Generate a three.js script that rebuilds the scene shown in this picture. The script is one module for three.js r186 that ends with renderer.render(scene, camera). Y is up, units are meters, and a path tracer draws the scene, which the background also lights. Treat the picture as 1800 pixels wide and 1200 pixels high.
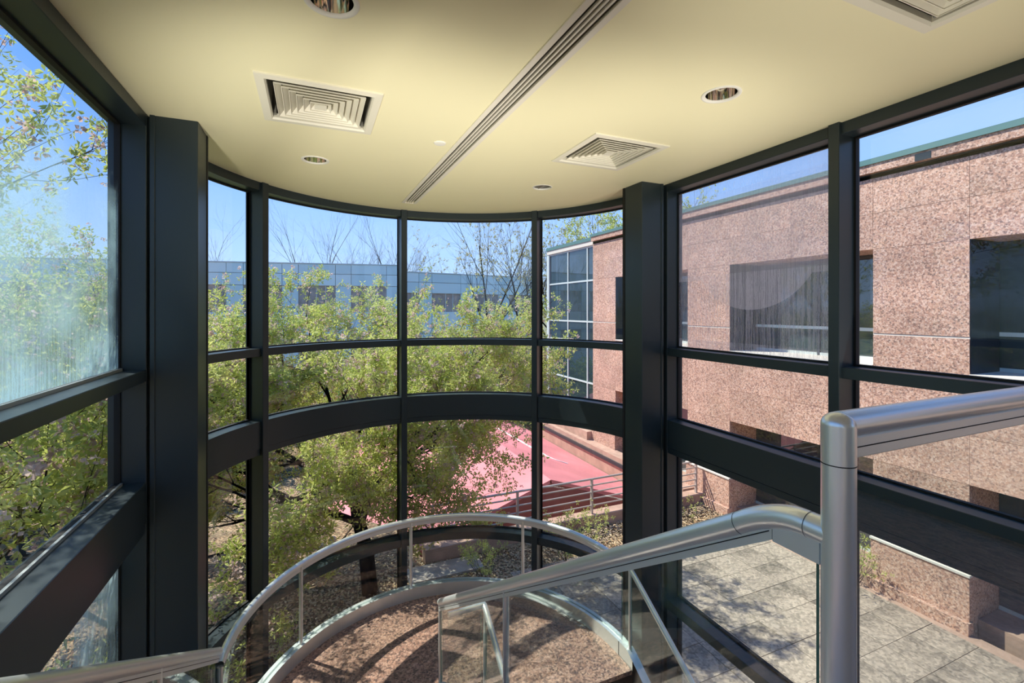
import * as THREE from 'three';
import { RectAreaLightUniformsLib } from 'three/addons/lights/RectAreaLightUniformsLib.js';
import { mergeGeometries } from 'three/addons/utils/BufferGeometryUtils.js';

// ------------------------------------------------------------------ camera, sky, sun, exposure
RectAreaLightUniformsLib.init();
const scene = new THREE.Scene();
const camera = new THREE.PerspectiveCamera(72.66, 1.5, 0.05, 600);
camera.position.set(0, 0, 0);
camera.rotation.y = -23.2 * Math.PI / 180;
camera.setViewOffset(1800, 1200, 0, 56, 1800, 1200);
scene.add(camera);
const renderer = new THREE.WebGLRenderer({ antialias: true });
renderer.toneMapping = THREE.LinearToneMapping;
renderer.toneMappingExposure = 2.25;
renderer.shadowMap.enabled = true;

function rngOf(seed) { let s = seed >>> 0; return () => { s = (s + 0x6D2B79F5) >>> 0; let t = s; t = Math.imul(t ^ (t >>> 15), t | 1); t ^= t + Math.imul(t ^ (t >>> 7), t | 61); return ((t ^ (t >>> 14)) >>> 0) / 4294967296; }; }
function hash2(x, y, s = 0) { let h = Math.imul(x, 374761393) ^ Math.imul(y, 668265263) ^ Math.imul(s, 2147483647 - 58); h = Math.imul(h ^ (h >>> 13), 1274126177); return ((h ^ (h >>> 16)) >>> 0) / 4294967296; }
function vnoise(x, y, s, wx = 1 << 20, wy = 1 << 20) {            // value noise, repeating every wx, wy cells
  const xi = Math.floor(x), yi = Math.floor(y), fx = x - xi, fy = y - yi, u = fx * fx * (3 - 2 * fx), v = fy * fy * (3 - 2 * fy);
  const m = (a, b) => hash2(((a % wx) + wx) % wx, ((b % wy) + wy) % wy, s);
  return (m(xi, yi) * (1 - u) + m(xi + 1, yi) * u) * (1 - v) + (m(xi, yi + 1) * (1 - u) + m(xi + 1, yi + 1) * u) * v;
}
function fbm(x, y, s, w, oct = 4) { let a = 0, g = 0.5, n = 0; for (let i = 0; i < oct; i++) { a += g * vnoise(x, y, s + i, w, w); n += g; x *= 2; y *= 2; w *= 2; g *= 0.5; } return a / n; }

{ // clear spring sky: blue overhead, paler towards the horizon, faint thin cirrus
  const W = 512, H = 256, d = new Float32Array(W * H * 4);
  for (let j = 0; j < H; j++) for (let i = 0; i < W; i++) {
    const el = (j + 0.5) / H * Math.PI - Math.PI / 2, s = Math.max(0, Math.sin(el)), k = Math.pow(1 - s, 3.2);
    let c = [0.035 + 0.31 * k, 0.17 + 0.30 * k, 0.52 + 0.15 * k];
    const cl = Math.max(0, fbm(i / W * 16, j / H * 22, 5, 16, 4) - 0.52) * 0.5 * Math.min(1, s * 4);
    c = c.map((v, n) => v + (0.55 - v) * cl * (n === 2 ? 0.8 : 1));
    if (el < 0) c = [0.20, 0.22, 0.18];
    d.set([...c, 1], (j * W + i) * 4);
  }
  const sky = new THREE.DataTexture(d, W, H, THREE.RGBAFormat, THREE.FloatType);
  sky.mapping = THREE.EquirectangularReflectionMapping; sky.magFilter = sky.minFilter = THREE.LinearFilter; sky.needsUpdate = true;
  scene.background = sky; scene.environment = sky;
}
const sun = new THREE.DirectionalLight(new THREE.Color(1.0, 0.94, 0.84), 3.3);
sun.position.set(-0.43 * 60, 0.80 * 60, -0.42 * 60 - 8); sun.target.position.set(0, 0, -8);
sun.castShadow = true; sun.shadow.mapSize.set(4096, 4096);
Object.assign(sun.shadow.camera, { left: -30, right: 30, top: 30, bottom: -30, near: 1, far: 140 });
scene.add(sun, sun.target);

// ------------------------------------------------------------------ key dimensions (metres, eye at the origin)
const XL = -1.14, XR = 3.78, CX = 1.31, CZ = -4.43, RI = 2.45, GD = 0.17;     // inner faces of the glazed walls; glass lies GD outside
const CEIL = 1.457, FLOOR = -1.36, LAND = -3.99, GROUND = -5.9;
const HEAD0 = 1.365, TR0 = -0.535, TR1 = -0.447, BD0 = -1.668, BD1 = -1.283, LT0 = -3.475, LT1 = -3.365, SILL = -5.70;
const LX = 1.295, LZ = -4.45, LR = 2.0, RAILY = -2.92;                        // mid-landing rail circle
const R3 = (a) => a * Math.PI / 180;

// ------------------------------------------------------------------ helpers
const taken = new Map();
const numbered = (n) => { const k = taken.get(n) || 0; taken.set(n, k + 1); return k ? `${n}_${String(k).padStart(3, '0')}` : n; };
const lit = (o) => { o.castShadow = true; o.receiveShadow = true; return o; };
function thing(name, label, category, base = [0, 0, 0], group) {
  const o = new THREE.Group(); o.name = numbered(name); o.position.set(...base); o.base = base;
  o.userData = { label, category }; if (group) o.userData.group = group;
  scene.add(o); return o;
}
function structure(name, label, category, base = [0, 0, 0]) { const o = thing(name, label, category, base); o.userData.kind = 'structure'; return o; }
function part(parent, name, geo, mat, label) {            // geo is in world metres; it is moved to the thing's own base
  const b = parent.base || [0, 0, 0]; geo.translate(-b[0], -b[1], -b[2]);
  const m = lit(new THREE.Mesh(geo, mat)); m.name = name; m.base = b; if (label) m.userData.label = label;
  parent.add(m); return m;
}
function solo(name, geo, mat, label, category, base = [0, 0, 0], group) {
  geo.translate(-base[0], -base[1], -base[2]);
  const m = lit(new THREE.Mesh(geo, mat)); m.name = numbered(name); m.position.set(...base); m.base = base;
  m.userData = { label, category }; if (group) m.userData.group = group; scene.add(m); return m;
}
function box(x0, x1, y0, y1, z0, z1, ou = 0, ov = 0) {    // box with uv in metres
  const g = new THREE.BoxGeometry(x1 - x0, y1 - y0, z1 - z0); g.translate((x0 + x1) / 2, (y0 + y1) / 2, (z0 + z1) / 2);
  const p = g.attributes.position, n = g.attributes.normal, u = g.attributes.uv;
  for (let i = 0; i < p.count; i++) {
    const ax = Math.abs(n.getX(i)), ay = Math.abs(n.getY(i));
    if (ax > 0.5) u.setXY(i, p.getZ(i) + ou, p.getY(i) + ov); else if (ay > 0.5) u.setXY(i, p.getX(i) + ou, p.getZ(i) + ov); else u.setXY(i, p.getX(i) + ou, p.getY(i) + ov);
  }
  return g;
}
function chamfer(x0, x1, y0, y1, z0, z1, c = 0.004, along = 'z') {   // bar with four softened long edges
  const lo = { x: x0, y: y0, z: z0 }, hi = { x: x1, y: y1, z: z1 }, ax = ['x', 'y', 'z'].filter((k) => k !== along), [p, q] = ax;
  const a0 = lo[p], a1 = hi[p], b0 = lo[q], b1 = hi[q];
  const loop = [[a0 + c, b0], [a1 - c, b0], [a1, b0 + c], [a1, b1 - c], [a1 - c, b1], [a0 + c, b1], [a0, b1 - c], [a0, b0 + c]];
  const pos = [], uv = [], N = loop.length, put = (l, t) => { const v = { [p]: l[0], [q]: l[1], [along]: t }; pos.push(v.x, v.y, v.z); };
  const sgn = (along === 'y') ? -1 : 1;
  let run = 0;
  for (let i = 0; i < N; i++) {
    const A = loop[i], Bq = loop[(i + 1) % N], L = Math.hypot(Bq[0] - A[0], Bq[1] - A[1]);
    const quad = [[A, lo[along], run], [Bq, lo[along], run + L], [Bq, hi[along], run + L], [A, hi[along], run]];
    const order = sgn > 0 ? [0, 1, 2, 0, 2, 3] : [0, 2, 1, 0, 3, 2];
    for (const k of order) { put(quad[k][0], quad[k][1]); uv.push(quad[k][2], quad[k][1]); }
    run += L;
  }
  for (const [t, s] of [[lo[along], -1], [hi[along], 1]]) for (let i = 1; i < N - 1; i++) {
    const tri = s * sgn > 0 ? [0, i, i + 1] : [0, i + 1, i];
    for (const k of tri) { put(loop[k], t); uv.push(loop[k][0], loop[k][1]); }
  }
  const g = new THREE.BufferGeometry(); g.setAttribute('position', new THREE.Float32BufferAttribute(pos, 3)); g.setAttribute('uv', new THREE.Float32BufferAttribute(uv, 2)); g.computeVertexNormals();
  return g;
}
const polar = (r, a, cx = CX, cz = CZ) => [cx + r * Math.sin(a), cz - r * Math.cos(a)];   // angle from -z towards +x
function arcSweep(loop, a0, a1, n, cx = CX, cz = CZ, caps = true) {   // loop of [radius, y] swept round a vertical axis
  const pos = [], nor = [], uv = [], idx = [], N = loop.length;
  let area = 0; for (let i = 0; i < N; i++) { const [x, y] = loop[i], [x2, y2] = loop[(i + 1) % N]; area += x * y2 - x2 * y; }
  const L = area > 0 ? loop : [...loop].reverse();
  for (let i = 0; i < N; i++) {
    const A = L[i], B = L[(i + 1) % N], dl = Math.hypot(B[0] - A[0], B[1] - A[1]), nr = (B[1] - A[1]) / dl, ny = -(B[0] - A[0]) / dl, s = pos.length / 3;
    for (let k = 0; k <= n; k++) {
      const a = a0 + (a1 - a0) * k / n;
      for (const [P, v] of [[A, 0], [B, dl]]) { const [x, z] = polar(P[0], a, cx, cz); pos.push(x, P[1], z); nor.push(nr * Math.sin(a), ny, -nr * Math.cos(a)); uv.push(a * P[0], Math.abs(nr) > 0.5 ? P[1] : P[0]); }
    }
    for (let k = 0; k < n; k++) { const q = s + k * 2; idx.push(q, q + 1, q + 3, q, q + 3, q + 2); }
  }
  if (caps) for (const [a, sg] of [[a0, -1], [a1, 1]]) {
    const s = pos.length / 3, tx = Math.cos(a) * sg, tz = Math.sin(a) * sg;
    for (const P of L) { const [x, z] = polar(P[0], a, cx, cz); pos.push(x, P[1], z); nor.push(tx, 0, tz); uv.push(P[0], P[1]); }
    for (let i = 1; i < N - 1; i++) sg < 0 ? idx.push(s, s + i, s + i + 1) : idx.push(s, s + i + 1, s + i);
  }
  const g = new THREE.BufferGeometry(); g.setAttribute('position', new THREE.Float32BufferAttribute(pos, 3)); g.setAttribute('normal', new THREE.Float32BufferAttribute(nor, 3)); g.setAttribute('uv', new THREE.Float32BufferAttribute(uv, 2)); g.setIndex(idx);
  return g;
}
const arcBox = (r0, r1, y0, y1, a0, a1, n = 20, cx = CX, cz = CZ) => arcSweep([[r0, y0], [r1, y0], [r1, y1], [r0, y1]], a0, a1, n, cx, cz);
function arcSheet(r, y0, y1, a0, a1, n = 24, cx = CX, cz = CZ) { // one bent sheet
  const pos = [], nor = [], uv = [], idx = [];
  for (let k = 0; k <= n; k++) { const a = a0 + (a1 - a0) * k / n, [x, z] = polar(r, a, cx, cz); for (const y of [y0, y1]) { pos.push(x, y, z); nor.push(-Math.sin(a), 0, Math.cos(a)); uv.push(a * r, y); } }
  for (let k = 0; k < n; k++) { const q = k * 2; idx.push(q, q + 2, q + 3, q, q + 3, q + 1); }
  const g = new THREE.BufferGeometry(); g.setAttribute('position', new THREE.Float32BufferAttribute(pos, 3)); g.setAttribute('normal', new THREE.Float32BufferAttribute(nor, 3)); g.setAttribute('uv', new THREE.Float32BufferAttribute(uv, 2)); g.setIndex(idx); return g;
}
function turnedBox(r0, r1, y0, y1, a, w) {                // upright bar standing on the curve, pointing outward
  const g = chamfer(-w / 2, w / 2, y0, y1, -r1, -r0, 0.004, 'y'); g.rotateY(-a); g.translate(CX, 0, CZ); return g;
}
function prismX(pts, x0, x1) {                            // polygon of [z, y] given thickness along x
  const s = new THREE.Shape(pts.map(([z, y]) => new THREE.Vector2(z, y)));
  const g = new THREE.ExtrudeGeometry(s, { depth: x1 - x0, bevelEnabled: false });
  for (const k of ['position', 'normal']) { const a = g.attributes[k]; for (let i = 0; i < a.count; i++) { const x = a.getX(i), z = a.getZ(i); a.setX(i, z + (k === 'position' ? x0 : 0)); a.setZ(i, x); } }
  for (const k of ['position', 'normal', 'uv']) { const a = g.attributes[k], n = a.itemSize; for (let i = 0; i < a.count; i += 3) for (let c = 0; c < n; c++) { const t = a.array[(i + 1) * n + c]; a.array[(i + 1) * n + c] = a.array[(i + 2) * n + c]; a.array[(i + 2) * n + c] = t; } }
  return g;
}
const V = (x, y, z) => new THREE.Vector3(x, y, z);
const tube = (curve, r, n = 40, rs = 18) => new THREE.TubeGeometry(curve, n, r, rs, false);
const line = (a, b) => new THREE.LineCurve3(a, b);
function capped(curve, r, n, rs = 18) {
  const gs = [tube(curve, r, n, rs)];
  for (const t of [0, 1]) { const p = curve.getPoint(t), d = curve.getTangent(t).multiplyScalar(t ? 1 : -1), c = new THREE.CircleGeometry(r, rs); c.applyQuaternion(new THREE.Quaternion().setFromUnitVectors(V(0, 0, 1), d)); c.translate(p.x, p.y, p.z); gs.push(c); }
  return mergeGeometries(gs);
}
const rod = (x, z, y0, y1, r, seg = 16) => { const g = new THREE.CylinderGeometry(r, r, y1 - y0, seg); g.translate(x, (y0 + y1) / 2, z); return g; };
const lathe = (pts, seg = 40) => new THREE.LatheGeometry(pts.map(([r, y]) => new THREE.Vector2(r, y)), seg);
function flat(g) { const h = g.index ? g.toNonIndexed() : g; h.computeVertexNormals(); return h; }

// ------------------------------------------------------------------ textures and materials
function texture(W, H, fn, { srgb = true, rx = 1, ry = 1 } = {}) {
  const d = new Uint8Array(W * H * 4);
  for (let j = 0; j < H; j++) for (let i = 0; i < W; i++) { const c = fn(i, j), k = (j * W + i) * 4; d[k] = Math.max(0, Math.min(255, c[0])); d[k + 1] = Math.max(0, Math.min(255, c[1])); d[k + 2] = Math.max(0, Math.min(255, c[2])); d[k + 3] = 255; }
  const t = new THREE.DataTexture(d, W, H, THREE.RGBAFormat); t.wrapS = t.wrapT = THREE.RepeatWrapping; t.magFilter = THREE.LinearFilter; t.minFilter = THREE.LinearMipmapLinearFilter; t.generateMipmaps = true;
  if (srgb) t.colorSpace = THREE.SRGBColorSpace; t.repeat.set(rx, ry); t.needsUpdate = true; return t;
}
function cells(x, y, w, s) {                              // id of the nearest jittered cell point
  const xi = Math.floor(x), yi = Math.floor(y); let best = 9, id = 0;
  for (let b = -1; b <= 1; b++) for (let a = -1; a <= 1; a++) {
    const cx = xi + a, cy = yi + b, mx = ((cx % w) + w) % w, my = ((cy % w) + w) % w, dx = cx + hash2(mx, my, s) - x, dy = cy + hash2(mx, my, s + 1) - y, d = dx * dx + dy * dy;
    if (d < best) { best = d; id = hash2(mx, my, s + 2); }
  }
  return id;
}
function granite(palette, seed, size, grains, metres) {
  return texture(size, size, (i, j) => {
    const u = i / size, v = j / size, a = cells(u * grains, v * grains, grains, seed), b = cells(u * grains * 2, v * grains * 2, grains * 2, seed + 7);
    const p = palette[Math.min(palette.length - 1, Math.floor(a * palette.length))], q = palette[Math.min(palette.length - 1, Math.floor(b * palette.length))];
    const k = 0.9 + 0.2 * fbm(u * 8, v * 8, seed + 20, 8, 3);
    return [0, 1, 2].map((n) => (p[n] * 0.62 + q[n] * 0.38) * k);
  }, { rx: 1 / metres, ry: 1 / metres });
}
const pinkPalette = [[214, 172, 148], [200, 152, 128], [224, 188, 166], [188, 146, 126], [170, 128, 112], [208, 176, 158], [118, 92, 84], [196, 150, 124], [150, 112, 98], [226, 196, 178]];
const graniteFacade = new THREE.MeshStandardMaterial({ map: granite(pinkPalette, 11, 1024, 190, 5), roughness: 0.75 });
const floorPalette = [[170, 136, 116], [152, 116, 98], [188, 156, 138], [96, 76, 68], [142, 110, 96], [78, 64, 60], [180, 144, 124], [128, 98, 86]];
const graniteFloor = new THREE.MeshStandardMaterial({ map: granite(floorPalette, 41, 1024, 100, 2.2), roughness: 0.38 });
const paverMap = texture(1024, 1024, (i, j) => {
  const u = i / 1024, v = j / 1024, st = Math.max(0, Math.min(1, (fbm(u * 9, v * 9, 61, 9, 5) - 0.45) * 5)), sp = cells(u * 200, v * 200, 200, 71), fine = hash2(i, j, 3);
  const b = 158 + (sp - 0.5) * 46 + (fine - 0.5) * 26 - st * 34 * (0.6 + 0.8 * vnoise(u * 120, v * 120, 9, 120, 120));
  return [b * 1.06, b * 0.945, b * 0.845];
}, { rx: 1 / 8, ry: 1 / 8 });
const paverMats = [1, 0.93, 1.05].map((k) => new THREE.MeshStandardMaterial({ map: paverMap, color: new THREE.Color(k, k, k), roughness: 0.95 }));
const mulchMap = texture(512, 512, (i, j) => {
  const u = i / 512, v = j / 512, a = cells(u * 90, v * 60, 90, 81), p = [[120, 92, 66], [92, 70, 52], [150, 122, 92], [176, 150, 116], [74, 58, 44], [108, 100, 66]][Math.floor(a * 5.99)], k = 0.75 + 0.5 * fbm(u * 6, v * 6, 85, 6, 4);
  return p.map((c) => c * k);
}, { rx: 1 / 3, ry: 1 / 3 });
const mulch = new THREE.MeshStandardMaterial({ map: mulchMap, roughness: 1 });
const concrete = new THREE.MeshStandardMaterial({ map: texture(256, 256, (i, j) => { const b = 168 + 40 * (fbm(i / 32, j / 32, 91, 8, 4) - 0.5) + 14 * (hash2(i, j, 5) - 0.5); return [b, b * 0.94, b * 0.88]; }, { rx: 0.5, ry: 0.5 }), roughness: 0.95 });
const pinkConcrete = new THREE.MeshStandardMaterial({ map: texture(256, 256, (i, j) => { const b = 178 + 40 * (fbm(i / 32, j / 32, 95, 8, 4) - 0.5) + 18 * (hash2(i, j, 6) - 0.5); return [b, b * 0.82, b * 0.72]; }, { rx: 0.5, ry: 0.5 }), roughness: 0.95 });
const barkMap = texture(256, 256, (i, j) => { const k = 0.55 + 0.9 * fbm(i / 16, j / 42.7, 101, 16, 4), l = Math.max(0, fbm(i / 32, j / 32, 105, 8, 3) - 0.55) * 3; return [92 * k + 70 * l, 82 * k + 76 * l, 74 * k + 70 * l]; }, { rx: 1, ry: 1 });
const bark = new THREE.MeshStandardMaterial({ map: barkMap, roughness: 1 });
const bareBark = new THREE.MeshStandardMaterial({ color: 0x9c948a, roughness: 1 });
const frameMetal = new THREE.MeshStandardMaterial({ color: new THREE.Color(0.022, 0.036, 0.044), roughness: 0.36, metalness: 0.1 });
const rubber = new THREE.MeshStandardMaterial({ color: 0x0b0d0e, roughness: 0.7 });
const alu = new THREE.MeshStandardMaterial({ color: 0xa9b0b0, roughness: 0.45, metalness: 0.6 });
const steel = new THREE.MeshStandardMaterial({ color: new THREE.Color(0.82, 0.87, 0.86), roughness: 0.32, metalness: 0.7 });
const steelFlat = new THREE.MeshStandardMaterial({ color: new THREE.Color(0.76, 0.80, 0.79), roughness: 0.42, metalness: 0.7 });
const ceilingPaint = new THREE.MeshStandardMaterial({ color: new THREE.Color(0.87, 0.81, 0.53), roughness: 0.6 });
const ventPaint = new THREE.MeshStandardMaterial({ color: new THREE.Color(0.80, 0.76, 0.62), roughness: 0.5 });
const slotPaint = new THREE.MeshStandardMaterial({ color: new THREE.Color(0.80, 0.75, 0.64), roughness: 0.45 });
const ductMetal = new THREE.MeshStandardMaterial({ color: 0x8d8b82, roughness: 0.6, metalness: 0.4 });
const chrome = new THREE.MeshStandardMaterial({ color: 0xf0ece2, roughness: 0.06, metalness: 1 });
const whitePaint = new THREE.MeshStandardMaterial({ color: 0xe9e6da, roughness: 0.6 });
const wallPaint = new THREE.MeshStandardMaterial({ color: 0xe6e0cf, roughness: 0.8 });
const pane = new THREE.MeshPhysicalMaterial({ color: new THREE.Color(0.93, 0.97, 0.955), roughness: 0, transmission: 1, thickness: 0, ior: 1.5 });
const railGlass = new THREE.MeshPhysicalMaterial({ color: new THREE.Color(0.93, 0.98, 0.965), roughness: 0, transmission: 1, thickness: 0, ior: 1.45 });
const glassEdge = new THREE.MeshStandardMaterial({ color: new THREE.Color(0.06, 0.2, 0.15), roughness: 0.15 });
const darkGlass = new THREE.MeshStandardMaterial({ color: new THREE.Color(0.025, 0.085, 0.095), roughness: 0.03, metalness: 0.0 });
const mirrorGlass = new THREE.MeshPhysicalMaterial({ color: new THREE.Color(0.03, 0.05, 0.06), roughness: 0.02, ior: 2.0 });
const jambMetal = new THREE.MeshStandardMaterial({ color: 0x1f2c3c, roughness: 0.35, metalness: 0.3 });
const greenCoping = new THREE.MeshStandardMaterial({ color: 0x5d827e, roughness: 0.5, metalness: 0.2 });
const paleFrame = new THREE.MeshStandardMaterial({ color: 0xc9d3cf, roughness: 0.5 });
const whiteStone = new THREE.MeshStandardMaterial({ color: 0xd9d2c6, roughness: 0.8 });
const whitePanels = [0xd6ecea, 0xcce4e3, 0xdcefec].map((c) => new THREE.MeshStandardMaterial({ color: c, roughness: 0.6 }));
const redRoof = new THREE.MeshStandardMaterial({ map: texture(512, 512, (i, j) => { const k = 0.88 + 0.24 * fbm(i / 64, j / 64, 121, 8, 5) + 0.04 * hash2(i, j, 9); return [206 * k, 126 * k, 128 * k]; }, { rx: 1 / 9, ry: 1 / 9 }), roughness: 0.8 });
const redWall = new THREE.MeshStandardMaterial({ color: 0x8f5650, roughness: 0.8 });
const chalk = new THREE.MeshStandardMaterial({ color: 0xf1e6e2, roughness: 0.9 });
const fenceMetal = new THREE.MeshStandardMaterial({ color: 0xb9aea6, roughness: 0.5, metalness: 0.35 });

// ------------------------------------------------------------------ ceiling with real openings
const diffuserSpots = [[0.05, -3.61], [2.53, -3.63], [2.56, -1.0]];
const downSpots = [[0.02, -4.91], [2.54, -2.33], [0.08, -2.35]], emptySpot = [2.51, -4.94];
const slotTurn = R3(0.9), slotAt = [1.255, -3.0], slotZ0 = -3.36, slotZ1 = 4.4, slotHalf = 0.098;
{
  const ceil = structure('ceiling', 'cream painted flat ceiling with vents and recessed lights', 'ceiling', [CX, CEIL, CZ]);
  const sh = new THREE.Shape(); // in (x, z)
  const RO = RI + 0.06;
  sh.moveTo(XL - 0.06, 4.6); sh.lineTo(XL - 0.06, CZ);
  for (let k = 0; k <= 60; k++) { const [x, z] = polar(RO, -Math.PI / 2 + Math.PI * k / 60); sh.lineTo(x, z); }
  sh.lineTo(XR + 0.06, 4.6); sh.closePath();
  const circle = (x, z, r) => { const p = new THREE.Path(); for (let k = 0; k < 40; k++) { const a = k / 40 * Math.PI * 2; k ? p.lineTo(x + r * Math.cos(a), z + r * Math.sin(a)) : p.moveTo(x + r, z); } p.closePath(); return p; };
  for (const [x, z] of downSpots) sh.holes.push(circle(x, z, 0.105));
  sh.holes.push(circle(...emptySpot, 0.104));
  for (const [x, z] of diffuserSpots) { const p = new THREE.Path(), h = 0.34; p.moveTo(x - h, z - h); p.lineTo(x + h, z - h); p.lineTo(x + h, z + h); p.lineTo(x - h, z + h); p.closePath(); sh.holes.push(p); }
  { const p = new THREE.Path(), c = Math.cos(slotTurn), s = Math.sin(slotTurn); [[-0.07, slotZ0 + 0.02], [0.07, slotZ0 + 0.02], [0.07, slotZ1], [-0.07, slotZ1]].forEach(([x, z], k) => { const X = slotAt[0] + x * c + z * s, Z = slotAt[1] - x * s + z * c; k ? p.lineTo(X, Z) : p.moveTo(X, Z); }); p.closePath(); sh.holes.push(p); }
  const g = new THREE.ExtrudeGeometry(sh, { depth: 0.02, bevelEnabled: false });
  g.rotateX(Math.PI / 2); g.translate(0, CEIL + 0.02, 0);
  part(ceil, 'ceiling_board', g, ceilingPaint);
  // roof deck above the plenum
  const rs = new THREE.Shape(); rs.moveTo(XL - 0.3, 4.9); rs.lineTo(XL - 0.3, CZ);
  for (let k = 0; k <= 60; k++) { const [x, z] = polar(RI + 0.3, -Math.PI / 2 + Math.PI * k / 60); rs.lineTo(x, z); }
  rs.lineTo(XR + 0.3, 4.9); rs.closePath();
  const rg = new THREE.ExtrudeGeometry(rs, { depth: 0.2, bevelEnabled: false }); rg.rotateX(Math.PI / 2); rg.translate(0, CEIL + 0.7, 0);
  part(ceil, 'roof_deck', rg, concrete);
  part(ceil, 'fascia', arcBox(RI + 0.1, RI + 0.26, HEAD0 + 0.02, CEIL + 0.5, -Math.PI / 2, Math.PI / 2, 60), frameMetal);
  part(ceil, 'fascia', box(XL - 0.26, XL - 0.1, HEAD0 + 0.02, CEIL + 0.5, CZ, 4.8), frameMetal);
  part(ceil, 'fascia', box(XR + 0.1, XR + 0.26, HEAD0 + 0.02, CEIL + 0.5, CZ, 4.8), frameMetal);
}

// ------------------------------------------------------------------ glazed walls
const rows = [[TR1, HEAD0], [BD1, TR0], [LT1, BD0], [SILL, LT0]];
const rowLabel = ['tall top', 'middle', 'lower', 'ground-level'];
let windowCount = 0;
function flatPanes(side, z0, z1, where) {                // glass of one straight bay
  const s = side === 'left' ? -1 : 1, face = side === 'left' ? XL : XR, gx = face + s * GD;
  const w = structure(`window_${++windowCount}`, `four clear panes stacked in the ${where}`, 'window', [gx, GROUND, (z0 + z1) / 2]);
  const panes = [];
  rows.forEach(([y0, y1]) => {
    const p = part(w, 'pane', new THREE.PlaneGeometry(z1 - z0, y1 - y0).rotateY(-s * Math.PI / 2).translate(gx, (y0 + y1) / 2, (z0 + z1) / 2), pane); panes.push(p);
    const g = 0.016, d0 = gx - 0.018, d1 = gx + 0.018;
    part(p, 'gasket', mergeGeometries([box(d0, d1, y0, y1, z0, z0 + g), box(d0, d1, y0, y1, z1 - g, z1), box(d0, d1, y0, y0 + g, z0 + g, z1 - g), box(d0, d1, y1 - g, y1, z0 + g, z1 - g)]), rubber);
    if (side === 'left') part(p, 'glazing_bead', box(gx + 0.018, gx + 0.034, y0, y0 + 0.02, z0 + g, z1 - g), alu);
  });
  return { w, panes, gx };
}
const sideBays = [[-4.245, -2.395], [-2.31, -0.44], [-0.355, 1.515], [1.60, 3.6]];
const bayWords = ['glazed bay next to the', 'second glazed bay from the', 'third glazed bay from the', 'rear glazed bay farthest from the'];
const bays = {};
for (const side of ['left', 'right']) {
  const s = side === 'left' ? -1 : 1, F = side === 'left' ? XL : XR, X = (a, b) => s < 0 ? [F - b, F - a] : [F + a, F + b];
  const wall = structure(`wall_${side}`, `dark metal curtain wall framing along the ${side} side of the stairwell`, 'wall', [F, GROUND, -1]);
  bays[side] = [];
  sideBays.forEach(([z0, z1], i) => {
    part(wall, 'head_rail', chamfer(...X(0, GD + 0.04), HEAD0, CEIL, z0, z1), frameMetal);
    part(wall, 'transom', chamfer(...X(0, GD + 0.04), TR0, TR1, z0, z1), frameMetal);
    part(wall, 'spandrel_band', chamfer(...X(0, GD + 0.05), BD0 + 0.075, BD1, z0, z1), frameMetal);
    part(wall, 'spandrel_lip', chamfer(...X(0.012, GD + 0.05), BD0, BD0 + 0.07, z0, z1), frameMetal);
    part(wall, 'lower_transom', chamfer(...X(0, GD + 0.04), LT0, LT1, z0, z1), frameMetal);
    part(wall, 'sill_rail', chamfer(...X(0, GD + 0.05), GROUND, SILL, z0, z1), frameMetal);
    bays[side].push(flatPanes(side, z0, z1, `${bayWords[i]} ${side} column`));
  });
  for (const [za, zb, proud] of [[-4.30, -4.245, 0], [-2.395, -2.31, 0.03], [-0.44, -0.355, 0.03], [1.515, 1.60, 0.03], [3.6, 3.68, 0.03]])
    part(wall, 'mullion', chamfer(...(s < 0 ? [F - GD - 0.06, F + proud] : [F - proud, F + GD + 0.06]), GROUND, CEIL, za, zb, 0.004, 'y'), frameMetal);
}
const mullA = [-48.4, -2.0, 44.2].map(R3), colA = [-84.2, 84.2].map(R3);
{
  const wall = structure('wall_front', 'curved dark metal curtain wall framing round the landing', 'wall', [CX, GROUND, CZ - RI]);
  const hw = 0.045 / RI, edges = [colA[0], ...mullA, colA[1]];
  const names = ['narrow curved bay beside the left column', 'curved bay left of the middle', 'curved bay right of the middle', 'curved bay beside the right column'];
  for (let i = 0; i < 4; i++) {
    const a0 = edges[i] + (i ? hw : 0), a1 = edges[i + 1] - (i < 3 ? hw : 0);
    part(wall, 'head_rail', arcBox(RI, RI + GD + 0.04, HEAD0, CEIL, a0, a1), frameMetal);
    part(wall, 'transom', arcBox(RI, RI + GD + 0.04, TR0, TR1, a0, a1), frameMetal);
    part(wall, 'spandrel_band', arcBox(RI, RI + GD + 0.05, BD0 + 0.075, BD1, a0, a1), frameMetal);
    part(wall, 'spandrel_lip', arcBox(RI + 0.012, RI + GD + 0.05, BD0, BD0 + 0.07, a0, a1), frameMetal);
    part(wall, 'lower_transom', arcBox(RI, RI + GD + 0.04, LT0, LT1, a0, a1), frameMetal);
    part(wall, 'sill_rail', arcBox(RI, RI + GD + 0.05, GROUND, SILL, a0, a1), frameMetal);
    const w = structure(`window_${++windowCount}`, `four curved clear panes stacked in the ${names[i]}`, 'window', [...polar(RI + GD, (a0 + a1) / 2)].flatMap((v, k) => k ? [GROUND, v] : [v]));
    for (const [y0, y1] of rows) {
      const R = RI + GD, p = part(w, 'pane', arcSheet(R, y0, y1, a0, a1, 24), pane), q = 0.014, e = q / R;
      part(p, 'gasket', mergeGeometries([arcBox(R - 0.018, R + 0.018, y0, y0 + q, a0, a1, 24), arcBox(R - 0.018, R + 0.018, y1 - q, y1, a0, a1, 24), arcBox(R - 0.018, R + 0.018, y0 + q, y1 - q, a0, a0 + e, 2), arcBox(R - 0.018, R + 0.018, y0 + q, y1 - q, a1 - e, a1, 2)]), rubber);
    }
  }
  for (const a of mullA) part(wall, 'mullion', turnedBox(RI - 0.03, RI + GD + 0.06, GROUND, CEIL, a, 0.085), frameMetal);
}
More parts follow.
